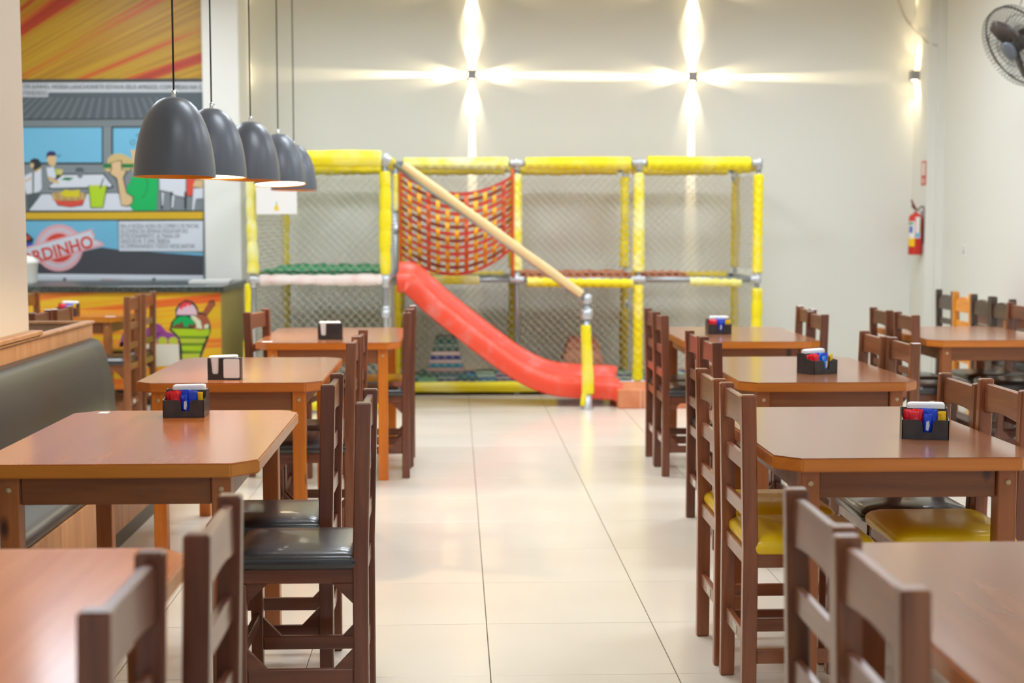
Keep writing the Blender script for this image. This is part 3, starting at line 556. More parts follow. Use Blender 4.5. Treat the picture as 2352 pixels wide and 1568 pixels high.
# decks
def deck(name, x0, x1, y0, y1, z, m, th=.03, seed=1):
    rnd = random.Random(seed); mb = MB(); mb.smooth = True; nx, ny = 24, 12; rr = []
    top = [[(x0 + (x1 - x0) * i / nx, y0 + (y1 - y0) * j / ny, z + th + .008 * math.sin(i * 1.3 + seed) * math.sin(j * .9) + rnd.uniform(-.003, .003)) for i in range(nx + 1)] for j in range(ny + 1)]
    o = len(mb.v)
    for row in top: mb.v += row
    for j in range(ny):
        for i in range(nx): mb.face([o + j * (nx + 1) + i, o + j * (nx + 1) + i + 1, o + (j + 1) * (nx + 1) + i + 1, o + (j + 1) * (nx + 1) + i])
    mb.smooth = False; mb.box(x0, x1, y0, y1, z, z + th - .012)
    return mb.build(name, m, PG)
deck('deck_mat', -1.5, -.56, YF + .03, YB - .05, 1.05, mat('green_mat', (30, 130, 84), .7), .035)
deck('deck_mat', .56, 1.50, YM + .04, YB - .05, .975, mat('terracotta_mat', (214, 122, 78), .7), .05, 2)
deck('deck_mat', 1.6, 1.98, YM + .04, YB - .3, .975, mat('terracotta_mat', (214, 122, 78), .7), .05, 3)
deck('deck_mat', -.46, .48, YM + .3, YB - .05, .97, mat('grey_green_mat', (120, 124, 96), .7), .02, 4)
MB().box(.78, 1.2, YM + .05, YM + .4, 1.985, 2.0).build('roof_mat', mat('orange_mat', (236, 140, 80), .6), PG)
MB().box(.62, .78, YM + .05, YM + .4, 1.985, 1.998).build('roof_mat', mat('teal_mat', (70, 120, 110), .6), PG)
# floor mats of the playground: interlocking foam tiles
ec = [(40, 130, 80), (120, 190, 150), (214, 190, 180), (36, 66, 130), (60, 140, 170), (196, 208, 190), (24, 96, 60), (200, 160, 150)]
ecm = [mat('foam_tile_%s' % w, c, .7) for w, c in zip(('green', 'mint', 'rose', 'navy', 'blue', 'pale', 'deep_green', 'pink'), ec)]
em = MB().box(.003, .167, .003, .167, .0, .055)
ems = [em.mesh('mat_tile', m, bevel=.003) for m in ecm]
rnd = random.Random(4)
for i in range(18):
    for j in range(6):
        o = obj('mat_tile', ems[rnd.randrange(8)], PG); o.location = (-.5 + i * .17, YM + .04 + j * .17, .06)
MB().box(-1.5, 2.55, YM + .03, YB, .0, .06).build('base_board', mat('base_dark', (70, 58, 44), .8), PG)
# padded cones
def wedge(x, y, zs, w0, w1, cols, name):
    t = []
    n = len(cols)
    for k, c in enumerate(cols):
        a, b = k / n, (k + 1) / n; wa, wb = w0 + (w1 - w0) * a, w0 + (w1 - w0) * b; za, zb = zs[0] + (zs[1] - zs[0]) * a, zs[0] + (zs[1] - zs[0]) * b
        q = lambda w, z: [(x - w / 2, y - w / 2, z), (x + w / 2, y - w / 2, z), (x + w / 2, y + w / 2, z), (x - w / 2, y + w / 2, z)]
        mb = MB(); mb.rings([q(wa, za), q(wa * 1.01, za * .7 + zb * .3), q(wb * 1.01, za * .2 + zb * .8), q(wb, zb)])
        mb.build(name, mat('stripe_' + '_'.join(map(str, c)), c, .7), PG)
wedge(-.09, 12.75, (.115, .46), .35, .16, [(90, 110, 104), (190, 150, 140), (20, 130, 150), (204, 172, 164), (30, 50, 120), (214, 180, 168), (60, 84, 72), (110, 130, 110), (40, 90, 70), (90, 110, 96)], 'padded_stripe')
wedge(1.13, 12.8, (.115, .44), .40, .24, [(206, 132, 96), (218, 146, 108), (206, 128, 90)], 'padded_stripe')
# woven strap web
Mred = [mat('strap_red', (200, 58, 48), .6), mat('strap_dark_red', (136, 44, 30), .6), mat('strap_orange', (206, 90, 30), .6)]
Mgold = mat('strap_gold', (238, 172, 10), .6, noise=((190, 96, 20), 5, .5, .7))
def web(s, t):
    zl, zm, zr = 1.865 + (1.20 - 1.865) * t, 1.69 + (1.03 - 1.69) * t, 1.84 + (1.25 - 1.84) * t
    z = zl * (1 - s) + zr * s + (zm - (zl + zr) / 2) * 4 * s * (1 - s)
    return Vector((-.455 + .935 * s, YM - .04 - .22 * math.sin(PI * s) * (.3 + .7 * math.sin(PI * min(1, t * .8 + .1))), z))
def ribbon(fn, n, w, m, off):
    mb = MB(); rr = []
    for i in range(n + 1):
        p, side = fn(i / n); yo = off(i / n); q = []
        for a, b in ((-1, -1), (1, -1), (1, 1), (-1, 1)): q.append(p + side * a * w / 2 + Vector((0, yo + b * .0012, 0)))
        rr.append(q)
    mb.rings(rr); return mb.build('strap', m, PG)
NR, NC = 13, 11
for j in range(NR):
    t = j / (NR - 1)
    ribbon(lambda s: (web(s, t), Vector((0, 0, 1))), 44, .027, Mred[(0, 1, 0, 0, 2, 1)[j % 6]], lambda s, j=j: .007 * math.cos(PI * (s * (NC + 1) + j)))
for i in range(NC):
    s = (i + 1) / (NC + 1)
    ribbon(lambda t: (web(s, t), Vector((1, 0, 0))), 48, .034, Mgold if i % 4 != 2 else Mred[2], lambda t, i=i: -.007 * math.cos(PI * (t * (NR - 1) + i + 1)))
for x, sd in ((-.458, 1), (.478, 2)):
    mb = MB(); mb.smooth = True; mb.tube([(x, YM - .04, 1.9 - k * .06) for k in range(16)], .013, 8); mb.build('edge_cord', Mred[2], PG)
# slide
Mslide = mat('slide_red', (240, 78, 50), .38, noise=((230, 128, 116), 7, .5, .75), bump=.15, bscale=8)
pth = [(-.46, 1.035), (-.36, 1.03), (-.26, .95), (-.139, .835), (.09, .65), (.335, .46), (.523, .33), (.728, .235), (.937, .20), (1.12, .19), (1.24, .185), (1.31, .17)]
def cat(p, n=6):
    out = []
    for i in range(len(p) - 1):
        a, b, c, d = p[max(i - 1, 0)], p[i], p[i + 1], p[min(i + 2, len(p) - 1)]
        for k in range(n):
            t = k / n; out.append(tuple(.5 * (2 * b[q] + (c[q] - a[q]) * t + (2 * a[q] - 5 * b[q] + 4 * c[q] - d[q]) * t * t + (3 * b[q] - a[q] - 3 * c[q] + d[q]) * t ** 3) for q in range(len(b))))
    return out + [p[-1]]
P = cat(pth); mb = MB(); mb.smooth = True; rr = []
prof = [(-.30, -.10), (-.295, -.01), (-.275, .03), (-.245, .03), (-.21, -.02), (-.16, -.065), (-.10, -.07), (-.05, -.02), (-.02, .015), (.02, .015), (.05, -.02), (.10, -.07), (.16, -.065), (.21, .0), (.245, .06), (.275, .065), (.295, .03), (.30, -.06)]; prof = [(y * .84, z + y * .09 + .012) for y, z in prof]
loop = prof + [(y * .97, z - .014) for y, z in prof[::-1]]
for i, (x, z) in enumerate(P):
    a, b = P[max(i - 1, 0)], P[min(i + 1, len(P) - 1)]; d = Vector((b[0] - a[0], 0, b[1] - a[1])).normalized(); nn = Vector((-d.z, 0, d.x))
    fl = 1 + (.25 * max(0, (i / len(P) - .85)) / .15)
    rr.append([Vector((x, 11.5 + y * fl, z)) + nn * h for y, h in loop])
mb.rings(rr); mb.build('slide', Mslide, PG)
# handrail and slide post
pipe((-.47, 11.12, 1.90), (1.0, 11.12, .86), .02, 'handrail_pipe')
foam('handrail_foam', (-.40, 11.10, 1.895), (.98, 11.10, .90), .034, Mfoamb, 'plain', seed=5)
pipe((1.02, 11.13, 0), (1.02, 11.13, .90), .028, 'slide_post'); clamp((1.02, 11.13, .86), [(0, 0, 1), (0, 0, -1)], .036, .03); clamp((1.02, 11.13, .745), [(0, 0, -1)], .042, .02)
foam('foam_sleeve', (1.015, 11.13, .66), (1.03, 11.13, .12), .043, Mfoam, 'lump', seed=15, amp=.05); foam('foam_sleeve', (1.0, 11.10, .13), (.985, 11.10, .03), .02, Mfoam, 'plain', seed=16)
mb = MB(); mb.smooth = True; mb.lathe([(.05, 0), (.05, .012), (.04, .03), (.036, .12), (.001, .12)], (1.025, 11.13, 0), 20); mb.build('post_foot', Mcast, PG)
# orange step at the slide's end
t = thing('foam_step', 'low orange foam block on the floor at the foot of the red slide', 'mat', (0, 0, 0))
MB().box(1.27, 2.1, 11.14, 11.75, 0, .15).build('block', mat('step_orange', (222, 142, 98), .7, noise=((206, 120, 78), 6, .4, .7)), t, bevel=.008)
for k in range(3): MB().box(1.44 + k * .035, 1.452 + k * .035, 11.137, 11.141, .003, .147).build('seam', mat('seam_pale', (226, 170, 140), .7), t)
# notice sheet
t = thing('notice_sheet', 'white notice sheet hung on the net at the upper left of the playground', 'sign', (-1.345, 10.93, 1.62))
MB().cbox((0, 0, 0), (.305, .003, .205)).build('sheet', mat('paper', (240, 240, 238), .7), t)
MB().prism([(-.02, -.075), (.02, -.075), (.012, -.04), (0, -.03), (-.012, -.04)], 'y', -.0028, -.0018).build('emblem', mat('emblem_gold', (238, 206, 60), .6), t)
MB().prism([(-.008, -.03), (.006, -.03), (.002, -.008), (-.002, -.008)], 'y', -.003, -.002).build('emblem_tip', mat('emblem_teal', (150, 206, 206), .6), t)
# ---------------------------------------------------------------- tables
def table_mats(k):
    top, edge, leg = {
     'orange': (((200, 98, 32), (228, 128, 48)), ((186, 108, 26), (210, 134, 38)), ((150, 86, 40), (176, 108, 54))),
     'brown': (((140, 86, 56), (168, 106, 70)), ((186, 100, 28), (212, 128, 44)), ((140, 78, 38), (168, 98, 50))),
     'bright': (((146, 92, 62), (170, 112, 78)), ((190, 98, 24), (220, 124, 36)), ((196, 104, 20), (224, 132, 36)))}[k]
    return (wood('tabletop_' + k, top[0], top[1], 'y', .2, .4, .7, var=.05, soft=True), wood('table_edge_' + k, edge[0], edge[1], 'x', .3, .3, var=.05, soft=True),
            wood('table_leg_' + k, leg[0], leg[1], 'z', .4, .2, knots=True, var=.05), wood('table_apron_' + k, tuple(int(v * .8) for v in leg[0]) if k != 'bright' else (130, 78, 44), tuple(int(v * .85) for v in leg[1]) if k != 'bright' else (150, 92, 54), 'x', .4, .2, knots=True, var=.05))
Mcap = mat('screw_cap', (200, 170, 130), .3)
def table(name_label, x0, x1, y0, y1, kind, group, H=.783, ch=.07):
    mt, me_, ml, ma = table_mats(kind); w, d = x1 - x0, y1 - y0
    t = thing('dining_table', name_label, 'table', ((x0 + x1) / 2, (y0 + y1) / 2, 0), 0, group); a, b = w / 2, d / 2
    oct_ = lambda i: [(-a + ch, -b + i), (a - ch, -b + i), (a - i, -b + ch), (a - i, b - ch), (a - ch, b - i), (-a + ch, b - i), (-a + i, b - ch), (-a + i, -b + ch)]
    MB().prism(oct_(0), 'z', H - .04, H - .0015).build('tabletop_edge', me_, t, bevel=.004, seg=2)
    MB().prism(oct_(.004), 'z', H - .002, H).build('tabletop_laminate', mt, t)
    ix, iy = .10, .05
    for sx in (-1, 1):
        for sy in (-1, 1):
            cx, cy = sx * (a - ix), sy * (b - iy)
            l = MB().cbox((cx, cy, (H - .04) / 2), (.055, .055, H - .04)).build('leg', ml, t, bevel=.003)
            m_ = MB(); m_.smooth = True; m_.tube([(cx, cy - sy * -.0275, H - .075), (cx, cy + sy * .031, H - .075)], .008, 10); m_.build('screw_cap', Mcap, l)
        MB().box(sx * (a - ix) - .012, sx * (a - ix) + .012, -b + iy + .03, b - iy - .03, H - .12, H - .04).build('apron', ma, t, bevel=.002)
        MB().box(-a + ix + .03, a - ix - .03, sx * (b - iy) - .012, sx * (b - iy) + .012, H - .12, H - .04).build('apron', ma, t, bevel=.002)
    return t
table('nearest left table, seen only by its far right corner at the bottom left', -1.32, -.535, 1.75, 2.93, 'orange', 'tables of the left row')
table('glossy orange wood table by the black bench, with a condiment caddy and a white sticker', -1.34, -.555, 3.965, 5.12, 'orange', 'tables of the left row')
table('left row table with bright orange legs and a napkin holder with a white card', -1.345, -.56, 6.0, 7.16, 'bright', 'tables of the left row')
table('farthest table of the left row, before the playground, with a plain black napkin holder', -1.125, -.31, 8.02, 9.2, 'bright', 'tables of the left row')
table('small far table in front of the yellow service counter', -3.17, -2.385, 10.3, 11.2, 'orange', 'tables by the counter')
table('nearest right table, blurred brown top in the bottom right corner', .75, 1.53, 1.75, 2.92, 'brown', 'tables of the right row')
table('right row table with two yellow seats tucked in on its left', .908, 1.678, 3.985, 5.13, 'brown', 'tables of the right row')
table('right row table in the middle, its caddy turned at an angle', 1.19, 1.955, 5.92, 7.1, 'brown', 'tables of the right row')
table('farthest table of the right row, standing before the end of the playground', 1.29, 2.075, 8.01, 9.18, 'brown', 'tables of the right row')
table('far right table by the wall, without a caddy, in front of the arched chairs', 2.705, 3.48, 8.05, 9.17, 'brown', 'tables by the right wall')
table('light orange table half hidden behind the arched chairs', 4.02, 4.40, 10.5, 11.3, 'bright', 'tables by the right wall')
Mstick = mat('sticker', (236, 236, 240), .5)
def sticker(label, x, y, w, h, rz=0):
    o = MB().cbox((0, 0, .0006), (w, h, .0012)).build('table_sticker', Mstick); o.location = (x, y, .7832); o.rotation_euler = (0, 0, rz); o['label'] = label; o['category'] = 'sticker'; o['group'] = 'white table stickers'
sticker('white sticker on the left back corner of the glossy orange table', -1.235, 5.06, .035, .05)
sticker('white sticker on the right corner of the table by the counter', -2.47, 10.37, .07, .05)
sticker('pale sticker on the near left corner of the farthest left table', -1.06, 8.10, .055, .045)
# ---------------------------------------------------------------- chairs
def chair_mats(k):
    c = {'red': ((92, 48, 30), (130, 76, 52)), 'brown': ((104, 60, 36), (146, 92, 58)), 'warm': ((122, 66, 38), (164, 98, 60)), 'worn': ((96, 50, 32), (150, 96, 66)), 'dark': ((50, 34, 26), (84, 58, 44)), 'amber': ((204, 122, 16), (230, 150, 36))}[k]
    return {a: wood('chair_%s_%s' % (k, a), c[0], c[1], a, .3, .35) for a in 'xyz'}
Mseat = {'black': mat('black_vinyl', (38, 38, 40), .32, spec=.6, coat=.5, bump=.06, bscale=250), 'yellow': mat('yellow_vinyl', (248, 206, 10), .4, coat=.2, bump=.06, bscale=250)}
Mtag = mat('maker_tag', (210, 206, 190), .5)
HW = .168
def rrect(cx, cy, hx, hy, r, z, n=5):
    out = []
    for qx, qy, a0 in ((1, 1, 0), (-1, 1, 90), (-1, -1, 180), (1, -1, 270)):
        for k in range(n):
            a = math.radians(a0 + 90 * k / (n - 1)); out.append((cx + qx * (hx - r) + r * math.cos(a), cy + qy * (hy - r) + r * math.sin(a), z))
    return out
CM = {}
def chair_parts(wk, seat, brace, arch):
    key = (wk, seat, brace, arch)
    if key in CM: return CM[key]
    m = chair_mats(wk); L = []
    H = .945
    for s in (-1, 1):
        y = s * HW; mb = MB()
        top = H - .008
        if arch:
            mb.rings([[(x_, y + q, z) for x_, q in ((-.022 + lx, -.019 * k), (.022 + lx, -.019 * k), (.022 + lx, .019 * k), (-.022 + lx, .019 * k))] for z, lx, k in ((0, 0, 1), (.48, 0, 1), (H - .04, -.012, 1), (H - .015, -.012, .9), (H, -.012, .6))])
            L.append(('rear_post', mb.mesh('rear_post', m['z'], bevel=.003)))
        else:
            mb.rings([[(-.022 + lx, y - .017, z), (.022 + lx, y - .017, z), (.022 + lx, y + .017, z), (-.022 + lx, y + .017, z)] for z, lx in ((0, 0), (.48, 0), (H, -.012))])
            L.append(('rear_post', mb.mesh('rear_post', m['z'], bevel=.004)))
        L.append(('front_leg', MB().cbox((.339, s * (HW + .002), .215), (.036, .034, .43)).mesh('front_leg', m['z'], bevel=.003)))
        L.append(('side_stretcher', MB().box(.022, .321, y - .009, y + .009, .14, .182).mesh('side_stretcher', m['x'], bevel=.002)))
        if brace:
            for x0, sx in ((.022, 1), (.321, -1)):
                L.append(('corner_brace', MB().prism([(x0, .43), (x0 + sx * .058, .43), (x0, .372)], 'y', y - .008, y + .008).mesh('corner_brace', m['x'])))
                L.append(('corner_brace', MB().prism([(x0, .182), (x0 + sx * .055, .182), (x0, .24)], 'y', y - .008, y + .008).mesh('corner_brace', m['x'])))
    # slats
    w = HW - .015
    zt = .932
    if arch:
        n = 12; pts = [(-w, .80), (w, .80)] + [(w - 2 * w * k / n, .868 + .045 * math.sin(PI * k / n) ** .8) for k in range(n + 1)]
        L.append(('back_slat', MB().prism(pts, 'x', -.022, 0).mesh('back_slat', m['y'], bevel=.002)))
        zs = ((.69, .735), (.60, .64))
    else:
        n = 10
        lo = [(-w + 2 * w * k / n, .836 + .012 * math.sin(PI * k / n)) for k in range(n + 1)]
        L.append(('back_slat', MB().prism(lo + [(w, .918), (w - .018, zt), (-w + .018, zt), (-w, .918)], 'x', -.022, -.002).mesh('back_slat', m['y'], bevel=.003)))
        zs = ((.712, .76), (.575, .62))
    for a, b in zs: L.append(('back_slat', MB().box(-.016, .002, -w, w, a, b).mesh('back_slat', m['y'], bevel=.003)))
    L.append(('rear_stretcher', MB().box(-.009, .009, -w, w, .18, .226).mesh('rear_stretcher', m['y'], bevel=.002)))
    L.append(('front_stretcher', MB().box(.330, .348, -w, w, .215, .255).mesh('front_stretcher', m['y'], bevel=.002)))
    L.append(('maker_tag', MB().box(-.0105, -.009, -.03, .03, .19, .216).mesh('maker_tag', Mtag)))
    fr = MB().box(.02, .357, -HW - .008, -HW + .012, .43, .475).box(.02, .357, HW - .012, HW + .008, .43, .475).box(.337, .357, -HW, HW, .43, .475).box(-.012, .012, -w, w, .43, .475)
    L.append(('seat_frame', fr.mesh('seat_frame', m['x'], bevel=.002)))
    mb = MB(); mb.smooth = True; cx, hx, hy = .187, .184, HW + .016
    pr = [(0, .472, .03), (.004, .480, .03), (.006, .492, .032), (.004, .503, .034), (-.004, .512, .036), (-.018, .519, .04), (-.05, .5245, .045), (-.11, .5275, .05)]
    mb.rings([rrect(cx, 0, hx + e, hy + e, max(.01, r + min(e, 0) * .4), z) for e, z, r in pr])
    L.append(('seat_cushion', mb.mesh('seat_cushion', Mseat[seat])))
    CM[key] = L
    return L
def chair(x, y, face, wk, seat, label, group, H=.945, rz=0, brace=True, arch=False):
    t = thing('arched_back_chair' if arch else 'ladder_back_chair', label, 'chair', (x, y, 0), (0 if face > 0 else PI) + rz, group)
    t.scale = (1, 1, H / .945)
    for n, me in chair_parts(wk, seat, brace, arch): obj(n, me, t)
    return t
gl, gr, gw, gc = 'ladder back chairs of the left row', 'ladder back chairs of the right row', 'chairs by the right wall', 'chairs by the counter'
chair(-.48, 2.02, -1, 'red', 'black', 'nearest blurred chair of the left row, its back cut by the bottom edge', gl)
chair(-.43, 2.48, -1, 'red', 'black', 'second blurred chair from the front in the left row', gl)
chair(-.272, 4.19, -1, 'red', 'black', 'dark brown chair pulled out from the glossy orange table, nearer the aisle', gl)
chair(-.41, 4.64, -1, 'red', 'black', 'dark brown chair at the glossy orange table, behind the one pulled out', gl)
chair(-.455, 6.255, -1, 'worn', 'black', 'chair with worn scratched posts at the table with the white card', gl)
chair(-.45, 6.64, -1, 'red', 'black', 'reddish chair right behind the worn one', gl)
chair(-.285, 8.29, -1, 'red', 'black', 'black seated chair on the right of the farthest left table', gl)
chair(-.275, 8.68, -1, 'red', 'yellow', 'yellow seated chair on the right of the farthest left table', gl)
chair(-1.14, 8.36, 1, 'red', 'yellow', 'chair alone on the left of the farthest left table, turned a little', gl, rz=-.18)
chair(-2.27, 10.14, -1, 'brown', 'black', 'nearer chair on the right of the table by the counter', gc)
chair(-2.26, 10.6, -1, 'brown', 'black', 'farther chair on the right of the table by the counter', gc)
chair(-3.1, 10.62, 1, 'brown', 'black', 'chair left of the table by the counter, half hidden by the column', gc)
chair(-2.47, 8.6, -1, 'red', 'black', 'chair back over the bench end, next to the column', gc, .93)
chair(-2.45, 9.0, -1, 'brown', 'black', 'chair back over the bench end, right of the one next to the column', gc, .93)
chair(.865, 4.765, 1, 'warm', 'yellow', 'warm brown chair with yellow seat, farther of the pair at the right row table', gr, brace=False)
chair(.868, 4.325, 1, 'warm', 'yellow', 'warm brown chair with yellow seat, nearer of the pair at the right row table', gr, brace=False)
chair(.655, 2.50, 1, 'brown', 'black', 'blurred foreground chair of the right row, the farther of two', gr)
chair(.64, 2.09, 1, 'brown', 'black', 'blurred foreground chair of the right row, nearest to the camera', gr)
chair(1.155, 6.80, 1, 'red', 'black', 'farther chair on the left of the middle right table', gr, .925)
chair(1.158, 6.42, 1, 'red', 'black', 'nearer chair on the left of the middle right table', gr, .925)
chair(1.20, 8.66, 1, 'red', 'black', 'farther chair on the aisle side of the farthest right table', gr, .925)
chair(1.20, 8.285, 1, 'red', 'black', 'nearer chair on the aisle side of the farthest right table', gr, .925)
chair(2.18, 8.90, -1, 'brown', 'black', 'farther chair on the wall side of the farthest right table', gr, .925)
chair(2.115, 8.36, -1, 'red', 'black', 'nearer chair on the wall side of the farthest right table', gr, .925)
chair(2.0, 6.815, -1, 'brown', 'black', 'farther chair on the right of the middle right table', gr, .92)
chair(2.02, 6.43, -1, 'brown', 'black', 'nearer chair on the right of the middle right table', gr, .92)
chair(1.715, 4.815, -1, 'brown', 'black', 'chair with black seat on the right of the table with yellow seats', gr, .92)
chair(1.705, 4.40, -1, 'warm', 'yellow', 'taller chair at the right frame edge, right of the table with yellow seats', gr)
chair(2.655, 8.82, 1, 'red', 'black', 'farther chair on the left of the far right table', gw, .92)
chair(2.665, 8.35, 1, 'red', 'black', 'nearer chair on the left of the far right table', gw, .92)
chair(3.53, 8.86, -1, 'red', 'black', 'chair on the right of the far right table, at the frame edge', gw)
chair(3.53, 8.43, -1, 'red', 'black', 'chair at the far right table outside the frame, only its seat in view', gw)
chair(3.72, 10.72, 1, 'dark', 'black', 'leftmost dark arched chair of the row by the right wall', gw, arch=True, brace=False)
chair(3.72, 10.345, 1, 'amber', 'black', 'amber arched chair, the only light one of the row', gw, arch=True, brace=False)
chair(3.72, 9.97, 1, 'dark', 'black', 'dark arched chair just right of the amber one', gw, arch=True, brace=False)
chair(3.72, 9.595, 1, 'dark', 'black', 'rightmost dark arched chair of the row by the right wall', gw, arch=True, brace=False)
# ---------------------------------------------------------------- bench
t = thing('upholstered_bench', 'black upholstered bench with wood panel back along the left wall', 'bench', (0, 0, 0))
Mply = wood('bench_wood', (168, 118, 78), (200, 150, 104), 'z', .45, .1, .8)
Mplyd = wood('bench_wood_dark', (120, 92, 70), (150, 116, 88), 'x', .45, .1, .8)
Mbv = mat('bench_vinyl', (62, 62, 60), .36, spec=.55, bump=.05, bscale=220)
for k in range(6):
    y0 = .9 + k * 1.117; MB().box(-1.50, -1.482, y0, y0 + 1.115, .095, .315).build('front_panel', Mply, t, bevel=.001)
    MB().box(-1.925, -1.905, y0, y0 + 1.115, .0, .925).build('back_panel', Mply, t, bevel=.001)
MB().box(-1.94, -1.89, .9, 7.6, .925, .94).build('back_cap', Mply, t, bevel=.004)
MB().box(-1.94, -1.878, .9, 6.61, .94, .962).build('ledge', Mply, t, bevel=.004)
MB().box(-1.53, -1.51, .9, 7.58, 0, .09).build('plinth', mat('plinth_grey', (74, 76, 74), .4), t)
MB().box(-1.89, -1.505, 7.56, 7.58, .0, .31).build('end_panel', Mply, t)
mb = MB(); mb.smooth = True
se = [(-1.89, .31), (-1.52, .31), (-1.492, .318), (-1.484, .335), (-1.49, .352), (-1.53, .368), (-1.70, .378), (-1.89, .38)]
mb.rings([[(x, y, z) for x, z in se] for y in (.9, 3.0, 5.2, 7.55, 7.575)]); mb.build('seat_cushion', Mbv, t)
mb = MB(); mb.smooth = True
be = [(-1.903, .39), (-1.80, .385), (-1.782, .42), (-1.79, .6), (-1.825, .76), (-1.845, .815), (-1.865, .84), (-1.903, .852)]
mb.rings([[(x, y, z) for x, z in be] for y in (.9, 2.5, 4.1, 5.7, 7.3, 7.56)] + [[(x - .012, 7.575, z * .995) for x, z in be]]); mb.build('back_cushion', Mbv, t)
t = thing('wood_partition', 'dark wood partition panel crossing behind the end of the bench', 'partition', (-2.56, 7.63, 0))
MB().box(-.63, .63, -.01, .01, 0, .92).build('panel', Mplyd, t); MB().box(-.64, .64, -.017, .017, .92, .935).build('cap', Mply, t, bevel=.003)
# ---------------------------------------------------------------- caddies
Mcad = mat('black_acrylic', (50, 46, 46), .35, noise=((64, 58, 56), 30, .4, .7))
Mnap = mat('napkin', (252, 252, 252), .8)
Msr = mat('sachet_red', (232, 24, 40), .3, noise=((250, 90, 90), 60, .6, .75)); Msb = mat('sachet_blue', (12, 60, 200), .3, noise=((70, 120, 240), 60, .6, .78)); Msy = mat('sachet_yellow', (246, 190, 8), .3); Msl = mat('sachet_light_blue', (20, 124, 236), .3, noise=((110, 180, 250), 60, .55, .75))
Mprint = mat('sachet_print', (206, 214, 226), .4)
def sachet(x, y, z, w, h, m, tilt, th=.003, seed=0):
    rnd = random.Random(seed); mb = MB(); mb.smooth = True; n = 8; nc = 5; rr = []
    for k in range(n + 1):
        v = k / n; f = math.sin(PI * min(1, max(0, (v - .08) / .84))) if 0 < k < n else .15
        F_ = []; B_ = []
        for c in range(nc + 1):
            u = c / nc - .5; dv = v * h + rnd.uniform(-.0006, .0006); bul = .0006 + th * f * (1 - 3.2 * u * u); cr = rnd.uniform(-.0024, .0024) * (.3 + f)
            F_.append((u * w, cr - max(bul, .0005), dv)); B_.append((u * w, cr + max(bul, .0005), dv))
        rr.append(F_ + B_[::-1])
    M = Matrix.Translation((x, y, z)) @ Matrix.Rotation(tilt[1], 4, 'Z') @ Matrix.Rotation(tilt[0], 4, 'X') @ Matrix.Rotation(tilt[2], 4, 'Y')
    mb.rings([[tuple(M @ Vector(p)) for p in r] for r in rr])
    return mb.mesh('sachet', m)
def caddy_parts(light):
    L = []; w, d = .070, .055; th = .003
    nx = .006
    notch = [(-w, 0), (w, 0), (w, .060), (nx + .024, .060), (nx + .016, .052), (nx + .013, .022), (nx - .013, .022), (nx - .016, .052), (nx - .024, .060), (-w, .060)]
    L.append(('front_wall', MB().prism(notch, 'y', -d, -d + th).mesh('front_wall', Mcad)))
    side = [(-d, 0), (d, 0), (d, .090), (.012, .090), (-.010, .066), (-d, .060)]
    for s in (-1, 1): L.append(('side_wall', MB().prism(side, 'x', s * w - (th if s > 0 else 0), s * w + (0 if s > 0 else th)).mesh('side_wall', Mcad)))
    L.append(('divider', MB().box(-w + th, w - th, .008, .011, 0, .088).mesh('divider', Mcad)))
    L.append(('rear_wall', MB().box(-w + th, w - th, d - th, d, 0, .086).mesh('rear_wall', Mcad)))
    L.append(('base', MB().box(-w + th, w - th, -d + th, d - th, 0, .003).mesh('base', Mcad)))
    return L
CAD = caddy_parts(0)
def caddy(label, x, y, rz, group='condiment caddies', lb=False, seed=1):
    t = thing('condiment_caddy', label, 'caddy', (x, y, .7835), rz, group)
    for n, me in CAD: obj(n, me, t)
    desc = label.replace('black condiment caddy ', '')
    rnd = random.Random(seed); g = t['group']
    def put(nm, me, lab, cat_, grp):
        o = obj(nm, me); o.location = (x, y, .7835); o.rotation_euler = (0, 0, rz); o['label'] = lab; o['category'] = cat_; o['group'] = grp; return o
    mb = MB()
    nn = Matrix.Translation((.008, .033, .004)) @ Matrix.Rotation(rnd.uniform(-.03, .03), 4, 'Y')
    q = lambda z, e: [tuple(nn @ Vector(p)) for p in rrect(0, 0, .056 - e, .018 - e, .006, z, 3)]
    mb.rings([q(0, 0), q(.094, 0), q(.099, .002), q(.101, .007)]); put('napkin_pack', mb.mesh('napkin_pack', Mnap), 'white paper napkins in the caddy ' + desc, 'napkins', 'napkin packs')
    k = 0
    for i, xx in enumerate((-.047, -.041, -.031, -.022)):
        put('ketchup_sachet', sachet(xx, -.012 - .010 * (i % 3), .004, .034, .080 + .004 * (i % 2), Msr, (-.12 + .1 * rnd.random(), rnd.uniform(-.12, .12), rnd.uniform(-.06, .06)), seed=seed * 10 + i), 'red sachets in the caddy ' + desc, 'sachet', 'red sachets ' + desc)
    for i, xx in enumerate((-.004, .010, .020, .006)):
        m = (Msl if lb and i in (1, 3) else Msb)
        o_ = put('mayonnaise_sachet', sachet(xx, (-.006, -.018, -.026, -.044)[i], .004, .036 if i < 3 else .025, .086 if i < 3 else .074, m, (-.06, rnd.uniform(-.12, .12), rnd.uniform(-.12, .12)), seed=seed * 20 + i), 'blue sachets in the caddy ' + desc, 'sachet', 'blue sachets ' + desc)
        if i == 3: MB().prism([(-.006, .03), (.003, .026), (.006, .042), (.004, .056), (-.004, .052)], 'y', -.0515, -.0505).mesh('x', Mprint) and obj('printed_mark', MB().prism([(.001, .03), (.008, .026), (.012, .042), (.010, .058), (.002, .054)], 'y', -.0525, -.0515).mesh('printed_mark', Mprint), o_)
    for i, xx in enumerate((.044, .056)):
        put('mustard_sachet', sachet(xx, -.016 - .014 * i, .004, .018, .078 + .003 * i, Msy, (-.05, rnd.uniform(-.2, .2), rnd.uniform(-.08, .08)), seed=seed * 30 + i), 'yellow sachets in the caddy ' + desc, 'sachet', 'yellow sachets ' + desc)
caddy('black condiment caddy on the glossy orange table', -.932, 4.975, 0, seed=1)
